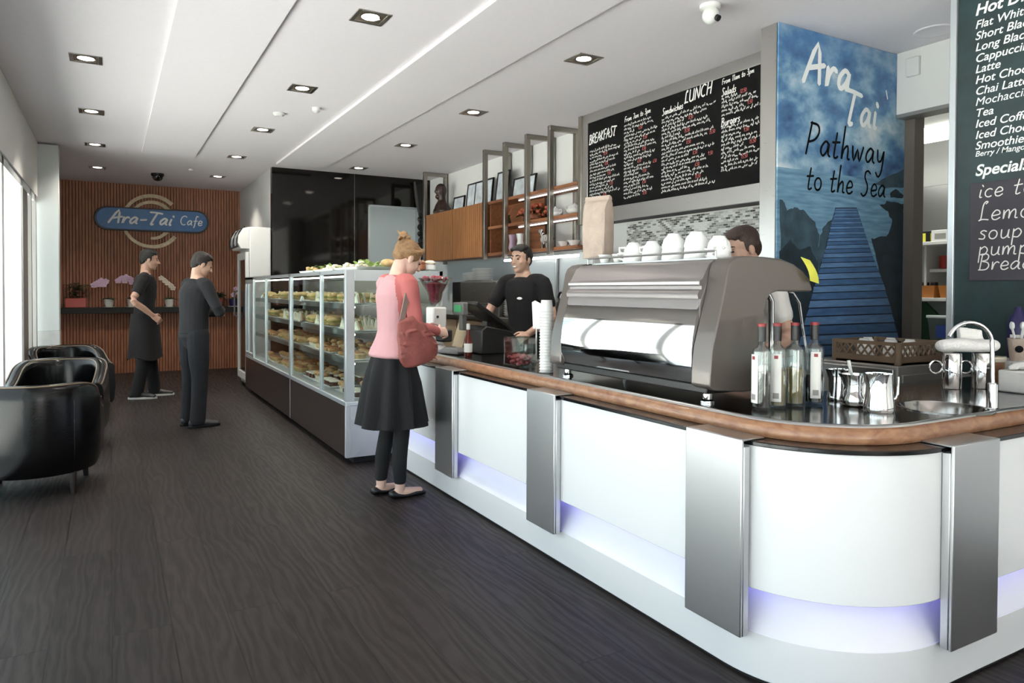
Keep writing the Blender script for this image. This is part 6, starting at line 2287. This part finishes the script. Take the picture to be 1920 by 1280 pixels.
def person(name, label, loc, rz, s, P):
    t = thing(name, label, 'person', loc, rz)
    t.scale = (s, s, s)
    lean = P.get('lean', 0)            # forward drift of the trunk with height

    def tr(z):
        u = max(0, (z-.95)/.5)
        return V((P.get('sway', 0)*u, lean*u*u+P.get('hipy', 0)*(1-min(1, u)), z))
    body = MB()
    g = P.get('girth', 1.0)
    fem = P.get('female', False)
    sh = .165 if fem else .185
    # trunk
    if fem:
        tp = [(.86, .15, .10), (.96, .165, .11), (1.10, .125, .092), (1.22, .13, .10), (1.33, .145, .115), (1.41, .13, .09), (1.46, .075, .065)]
    else:
        tp = [(.86, .15, .10), (.96, .155, .11), (1.10, .14*g, .10*g), (1.22, .15*g, .112*g), (1.33, .165*g, .118*g), (1.42, .155, .095), (1.475, .085, .07)]
    body.loft([tr(z) for z, a, b in tp], [(a-.012, b-.012) for z, a, b in tp], X_, 18, 3)
    ny = tr(1.47)
    hc = V(P['head'])
    R = (MX.Rotation(math.radians(P.get('hyaw', 0)), 3, 'Z') @ MX.Rotation(math.radians(P.get('hpitch', 0)), 3, 'X'))
    T = head(body, hc, R, tr(1.43))
    sl = MB()
    sleeves = P.get('sleeve', 'short')
    for side in ('L', 'R'):
        sg = 1 if side == 'R' else -1
        el, wr, hd, hn, curl = P[side]
        S0 = tr(1.425)+V((sg*sh*.55, 0, 0))
        S1 = tr(1.405)+V((sg*sh, 0, 0))
        el, wr = V(el), V(wr)
        ar = .9 if fem else 1.0
        body.loft([S0, S1, S1*.5+el*.5, el, el*.5+wr*.5+V((0, 0, .0)), wr], [.052*ar, .052*ar, .044*ar, .038*ar, .036*ar, (.027*ar)], Z_, 12, 3)
        hand(body, wr, hd, hn, sg*P.get('thumb'+side, 1), curl, .93 if fem else 1.03)
        if sleeves == 'short':
            e = S1*.42+el*.58
            sl.loft([S0, S1+V((sg*.004, 0, .004)), S1*.6+el*.4, e], [.066, .068, .064, (.063)], Z_, 14, 3)
        else:
            w2 = el*.12+wr*.88
            sl.loft([S0, S1+V((sg*.004, 0, .004)), S1*.5+el*.5, el, el*.5+wr*.5, w2], [.062*ar, .064*ar, .057*ar, .051*ar, .046*ar, .039*ar], Z_, 14, 3)
    legs = MB()
    shoes, soles = MB(), MB()
    for side in ('L', 'R'):
        sg = 1 if side == 'R' else -1
        hip = V((sg*.082, P.get('hipy', 0), .90))
        kn, an, fd = [V(q) for q in P['leg'+side]]
        lr = .92 if fem else 1.0
        body.loft([hip, hip*.5+kn*.5, kn, kn*.45+an*.55+V((0, -.012, 0)), an], [.083*lr, .072*lr, .052*lr, .05*lr, .036*lr], X_, 14, 3)
        fd.normalize()
        hl = an-V((0, 0, an.z-.035))-fd*.045
        body.loft([hl+fd*.02, hl+fd*.09, hl+fd*.19], [(.028, .028), (.034, .03), (.028, .018)], fd.cross(Z_), 10, 2)
        body.loft([an, hl+fd*.045], [.035, .03], X_, 10, 1)
        w = fd.cross(Z_)
        if P.get('shoe', 'shoe') == 'shoe':
            shoes.loft([hl-fd*.012+Z_*.012, hl+fd*.07+Z_*.012, hl+fd*.15, hl+fd*.225-Z_*.006], [(.036, .042), (.041, .046), (.045, .035), (.034, .022)], w, 14, 3)
            shoes.loft([hl+fd*.02+Z_*.03, hl+fd*.035+Z_*.075], [(.042, .05), (.044, .052)], w, 12, 1)
            rs = []
            for z, e in ((0, 0), (.004, .003), (.022, .003), (.024, 0)):
                ring = []
                for k in range(24):
                    a_ = 2*PI*k/24
                    u = math.cos(a_)
                    ring.append(hl*1+fd*(.1+(.155+e)*u)+w*(math.sin(a_)*(.043+e)*(1 if u > -.2 else .9))+V((0, 0, z-hl.z)))
                rs.append(ring)
            soles.rings(rs)
        else:       # flat pumps, open over the instep
            shoes.loft([hl-fd*.006-Z_*.004, hl+fd*.07-Z_*.018, hl+fd*.15-Z_*.014, hl+fd*.215-Z_*.018], [(.033, .028), (.036, .016), (.038, .022), (.03, .016)], w, 14, 3)
        if P.get('lower') == 'trousers':
            tk = P.get('trouser', 1.0)
            legs.loft([hip+V((0, 0, .02)), hip*.5+kn*.5, kn, kn*.45+an*.55, an+V((0, -.008, -.028))], [(.098*tk, .104*tk), (.088*tk, .094*tk), (.072*tk, .075*tk), (.066*tk, .07*tk), (.064*tk, .072*tk)], X_, 16, 3)
        else:
            legs.loft([hip, hip*.5+kn*.5, kn, kn*.45+an*.55+V((0, -.012, 0)), an+V((0, 0, .035))], [.09*lr, .079*lr, .059*lr, .057*lr, .046*lr], X_, 14, 3)
    b = remesh(body, 'body', P['skin'], t, .0055, 3, .004)
    sm = P.get('top', 'tee_black')
    hem = P.get('hem', .93)
    shirt = MB()
    tt = [(z, a+.010, b_+.012) for z, a, b_ in tp if z > .9]
    tt = [(hem, tt[0][1]+.006, tt[0][2]+.006)]+[q for q in tt if q[0] > hem+.03]
    tt[-1] = (1.458, tt[-1][1]-.008, tt[-1][2]-.004)
    if 'flare' in P:
        tt[0] = (hem, tt[0][1]+P['flare'], tt[0][2]+P['flare'])
    shirt.loft([tr(z) for z, a, b_ in tt], [(a, b_) for z, a, b_ in tt], X_, 20, 3, .2)
    shirt.v += []
    n0 = len(shirt.v)
    shirt.v += sl.v
    shirt.f += [[i+n0 for i in f] for f in sl.f]
    shirt.mi += sl.mi
    so = remesh(shirt, P.get('topname', 'shirt'), sm, t, .007, 4)
    if 'back' in P:
        so.data.materials.append(M[P['back']])
        for pl in so.data.polygons:
            c = pl.center
            if c.y-tr(c.z).y < .02+.12*(1.2-c.z)-max(0, c.x-.07)*1.1-max(0, c.z-1.3)*.25:
                pl.material_index = 1
    if P.get('lower') == 'trousers':
        tk = P.get('trouser', 1.0)
        legs.loft([tr(1.03), tr(.97), V((0, P.get('hipy', 0), .90)), V((0, P.get('hipy', 0), .86))], [(.148*tk, .11*tk), (.16*tk, .118*tk), (.158*tk, .118*tk), (.12*tk, .1*tk)], X_, 18, 3)
        remesh(legs, 'trousers', P['lowmat'], t, .007, 4, .03)
    else:
        remesh(legs, 'leggings', P['lowmat'], t, .007, 3, .03)
    sho = remesh(shoes, 'shoes', P['shoemat'], t, .005, 2, .004)
    if P.get('shoe', 'shoe') == 'shoe':
        soles.build('shoe_sole', P.get('solemat', 'black'), sho)
    for sgn in (-1, 1):
        MB().ell(T(sgn*.030, .0815, .006), (.013, .008, .006), 10, 6, R).build('eye', 'eye', t)
    for sgn in (-1, 1):
        eb = MB().loft([T(sgn*.014, .0885, .031), T(sgn*.031, .0865, .036), T(sgn*.047, .073, .031)], [.0045, .005, .003], R @ X_, 8, 2)
        eb.build('eyebrow', P['hairmat'], t)
    # hair
    h = MB()
    hs = P['hair']
    if hs == 'short':
        h.ell(T(0, -.022, .052), (.081, .093, .079), 18, 12, R)
        h.ell(T(0, -.062, .0), (.066, .05, .07), 14, 9, R)
        for sgn in (-1, 1):
            h.ell(T(sgn*.064, -.028, .03), (.021, .055, .052), 10, 8, R)
            h.ell(T(sgn*.072, .012, .012), (.008, .012, .03), 8, 6, R)
        for k in range(9):
            u = -1+2*k/8
            h.loft([T(u*.055, .0, .115-.02*u*u), T(u*.055, .05, .106-.02*u*u), T(u*.05, .08-.018*u*u, .082-.01*u*u)], [.018, .014, .007], R @ X_, 8, 2)
    elif hs == 'updo':
        h.ell(T(0, -.022, .048), (.083, .096, .082), 18, 12, R)
        h.ell(T(0, -.06, .005), (.066, .052, .06), 14, 9, R)
        for sgn in (-1, 1):
            h.ell(T(sgn*.06, -.012, .03), (.024, .065, .05), 12, 8, R)
            h.loft([T(sgn*.03, .06, .095), T(sgn*.066, .035, .06), T(sgn*.075, -.03, .03)], [.02, .02, .018], R @ Z_, 8, 2)
        rr_ = random.Random(3)
        h.ell(T(0, -.085, .1), (.045, .042, .042), 12, 9, R)
        for k in range(22):
            a_ = rr_.uniform(0, 2*PI)
            d_ = V((math.cos(a_), -.3+.6*math.sin(a_*2), .15+.75*math.sin(a_)))
            p0 = V((0, -.085, .105))
            h.loft([T(*p0), T(*(p0+d_*.04)), T(*(p0+d_*rr_.uniform(.045, .065)+V((rr_.uniform(-.02, .02), 0, rr_.uniform(-.02, .005)))))], [.016, .011, .005], R @ X_, 7, 2)
    remesh(h, 'hair', P['hairmat'], t, .0055, 2)
    return t, T, tr


# younger man in black, hand at his hip
LEG = {'legL': ((-.10, .05, .49), (-.115, .10, .09), (-.1, 1, 0)), 'legR': ((.10, .0, .49), (.11, -.07, .09), (.12, 1, 0))}
p1, T1, tr1 = person('person', 'young dark haired person in black tee and apron standing with hand at hip', (.37, 9.93, 0), -PI/2-.12, 1.045, dict(
    LEG, head=(0, .055, 1.635), hpitch=-8, hyaw=4, lean=.01, skin='skin1', hair='short', hairmat='hair_black', top='tee_black', lower='trousers', lowmat='tee_black', trouser=.98,
    shoemat='shoe_black', solemat='sole_white', hem=.92, hipy=.0, sway=0,
    R=((.345, -.085, 1.16), (.225, .10, .985), (-.25, .7, -.6), (-.8, -.3, -.3), .45), thumbR=1,
    L=((-.27, -.03, 1.13), (-.24, .06, .90), (.05, .3, -.9), (.9, 0, -.1), .35)))
mb = MB()
rs = []
for z, fw, k_ in ((1.0, .142, 1.0), (.9, .158, 1.0), (.75, .168, 1.04), (.6, .178, 1.1), (.47, .19, 1.18)):
    outer, inn_ = [], []
    for i in range(21):
        a_ = math.radians(-62+224*i/20)-.5
        wob = 1+.05*math.sin(5*a_)*(1-z)*1.6
        x_, y_ = .172*k_*math.cos(a_)*wob, fw*math.sin(a_)*wob
        outer.append((x_, y_, z-.02*math.sin(3*a_)*(z < .5)))
        inn_.append((x_*.955, y_*.955, z-.02*math.sin(3*a_)*(z < .5)))
    rs.append(outer+inn_[::-1])
mb.rings(rs).build('apron', 'apron', p1, angle=60)

# older man, arms folded, seen from behind
LEG2 = {'legL': ((-.095, .01, .49), (-.10, .0, .09), (-.1, 1, 0)), 'legR': ((.095, .01, .49), (.10, -.01, .09), (.2, 1, 0))}
p2, T2, tr2 = person('person', 'older person in charcoal sweater and dark jeans seen from behind with folded arms', (.715, 7.63, 0), -PI/2+.38, .985, dict(
    LEG2, head=(0, .085, 1.615), hpitch=-24, hyaw=-12, lean=.035, girth=1.12, skin='skin3', hair='short', hairmat='hair_dark', top='sweater', sleeve='long', lower='trousers', lowmat='jeans', trouser=1.06,
    shoemat='shoe_grey', solemat='black', hem=.93,
    R=((.30, .10, 1.15), (.05, .26, 1.17), (-.9, .25, .25), (0, -1, .0), .25), thumbR=1,
    L=((-.30, .10, 1.14), (-.05, .285, 1.12), (.9, .1, .1), (0, -1, .1), .3), thumbL=1))

# woman at the counter
LEG3 = {'legL': ((-.07, .0, .49), (-.075, -.055, .085), (-.05, 1, 0)), 'legR': ((.075, .02, .49), (.08, .0, .085), (.1, 1, 0))}
p3, T3, tr3 = person('person', 'person in coral cardigan and black skirt standing at the counter looking down', (1.62, 4.44, 0), -PI/2+.16, .985, dict(
    LEG3, head=(0, .10, 1.58), hpitch=-30, hyaw=-4, lean=.02, female=True, skin='skin2', hair='updo', hairmat='hair_blond', top='coral', topname='cardigan', back='pink', sleeve='long', lower='leggings', lowmat='legging',
    shoe='flat', shoemat='shoe_black', hem=.94, flare=.03,
    R=((.225, .045, 1.135), (.15, .25, 1.09), (-.25, .95, -.05), (-.85, -.1, -.4), .8), thumbR=1,
    L=((-.21, .06, 1.13), (-.06, .27, 1.09), (.4, .9, 0), (.8, -.3, -.3), .8), thumbL=1))
# pleated skirt
mb = MB()
rs = []
for z, ra, rb, am in ((1.0, .142, .106, 0), (.95, .16, .122, .003), (.88, .178, .145, .010), (.75, .198, .178, .022), (.6, .212, .2, .03), (.475, .224, .218, .036)):
    ring = []
    for k in range(72):
        a_ = 2*PI*k/72
        f = 1+am/ra*math.cos(9*a_+.6*math.sin(2*a_))
        ring.append((ra*f*math.cos(a_), rb*f*math.sin(a_)-.01, z+.008*math.cos(9*a_)*(z < .5)))
    rs.append(ring)
for z, ra, rb in ((.485, .2, .19), (.75, .17, .14), (.96, .13, .09)):
    rs.append([(ra*math.cos(2*PI*k/72), rb*math.sin(2*PI*k/72)-.01, z) for k in range(72)])
mb.rings(rs).build('skirt', 'skirt', p3, angle=60)

def local_to_world(t_, p_):
    return MX.Translation(t_.location) @ MX.Rotation(t_.rotation_euler.z, 4, 'Z') @ MX.Diagonal((t_.scale[0],)*3+(1,)) @ V(p_)


bg_ = thing('shoulder_bag', 'crinkled coral shoulder bag hanging at the side of the person in the skirt', 'bag', p3.location, p3.rotation_euler.z)
bg_.scale = p3.scale
mb = MB()
mb.loft([(.235, -.03, 1.17), (.25, .0, 1.08), (.262, .03, .98), (.262, .045, .93)], [(.085, .03), (.125, .042), (.15, .05), (.135, .04)], (0, 1, 0), 18, 3)
rb_ = random.Random(5)
for k in range(26):
    c = V((.262+rb_.uniform(.012, .035), rb_.uniform(-.09, .15), rb_.uniform(.94, 1.12)))
    d_ = V((0, rb_.uniform(.3, 1), rb_.uniform(-.8, .2)))*.05
    mb.loft([c-d_, c, c+d_], [.003, .007, .003], Z_, 7, 2)
remesh(mb, 'pouch', 'bag', bg_, .006, 3)
MB().rings([[V(c)+V((sx*.006, sy*.018, 0)) for sx, sy in ((-1, -1), (1, -1), (1, 1), (-1, 1))] for c in ((.232, -.075, 1.18), (.215, -.04, 1.28), (.196, -.01, 1.36), (.165, .0, 1.448), (.12, .01, 1.47))]).build('shoulder_strap', 'strap', bg_)
wl = thing('wallet', 'black purse held in the hands of the person in the skirt', 'purse', local_to_world(p3, (.055, .36, 1.055)), p3.rotation_euler.z)
MB().box(-.06, .055, -.035, .035, -.04, .045).build('purse', 'black', wl, bevel=.012)

# server at the till
p4, T4, tr4 = person('person', 'smiling person in black tee behind the counter reaching to the till', (3.02, 5.13, 0), PI/2+.42, 1.0, dict(
    LEG2, head=(0, .06, 1.605), hpitch=-3, hyaw=0, lean=.02, skin='skin3', hair='short', hairmat='hair_black', top='tee_black', lower='trousers', lowmat='tee_black', shoemat='shoe_black', solemat='black', hem=.9,
    L=((-.29, .02, 1.13), (-.17, .2, 1.0), (.1, .9, -.3), (.6, -.2, -.7), .3), thumbL=1,
    R=((.27, .16, 1.16), (.2, .42, 1.2), (-.05, .95, .1), (-.2, 0, -.95), .25), thumbR=1))
mb = MB()
c_ = tr4(1.29)
letter(mb, 'ilh', c_+V((.0, .155, 0)), -X_, Z_, .04, .012, .0, 0, .02, 1)
mb2 = MB().ell(c_+V((-.055, .1435, -.005)), (.028, .006, .011), 12, 7)
mb2.build('shirt_logo', 'white_ink', p4)
m_ = MB().ell(T4(0, .0935, -.0555), (.017, .004, .005), 10, 6)
m_.build('smile', 'white_china', p4)

# barista behind the machine
p5, T5, tr5 = person('person', 'brown haired person behind the coffee machine, only the head showing', (3.12, 2.79, 0), PI/2-.25, .99, dict(
    LEG2, head=(0, .075, 1.60), hpitch=-18, hyaw=0, lean=.02, skin='skin3', hair='short', hairmat='hair_brown', top='white_pot', topname='white_shirt', lower='trousers', lowmat='tee_black', shoemat='shoe_black', hem=.9,
    L=((-.28, -.02, 1.12), (-.18, .16, 1.0), (.1, .8, -.3), (.6, 0, -.8), .4), thumbL=1,
    R=((.28, -.02, 1.12), (.18, .16, 1.0), (-.1, .8, -.3), (-.6, 0, -.8), .4), thumbR=1))
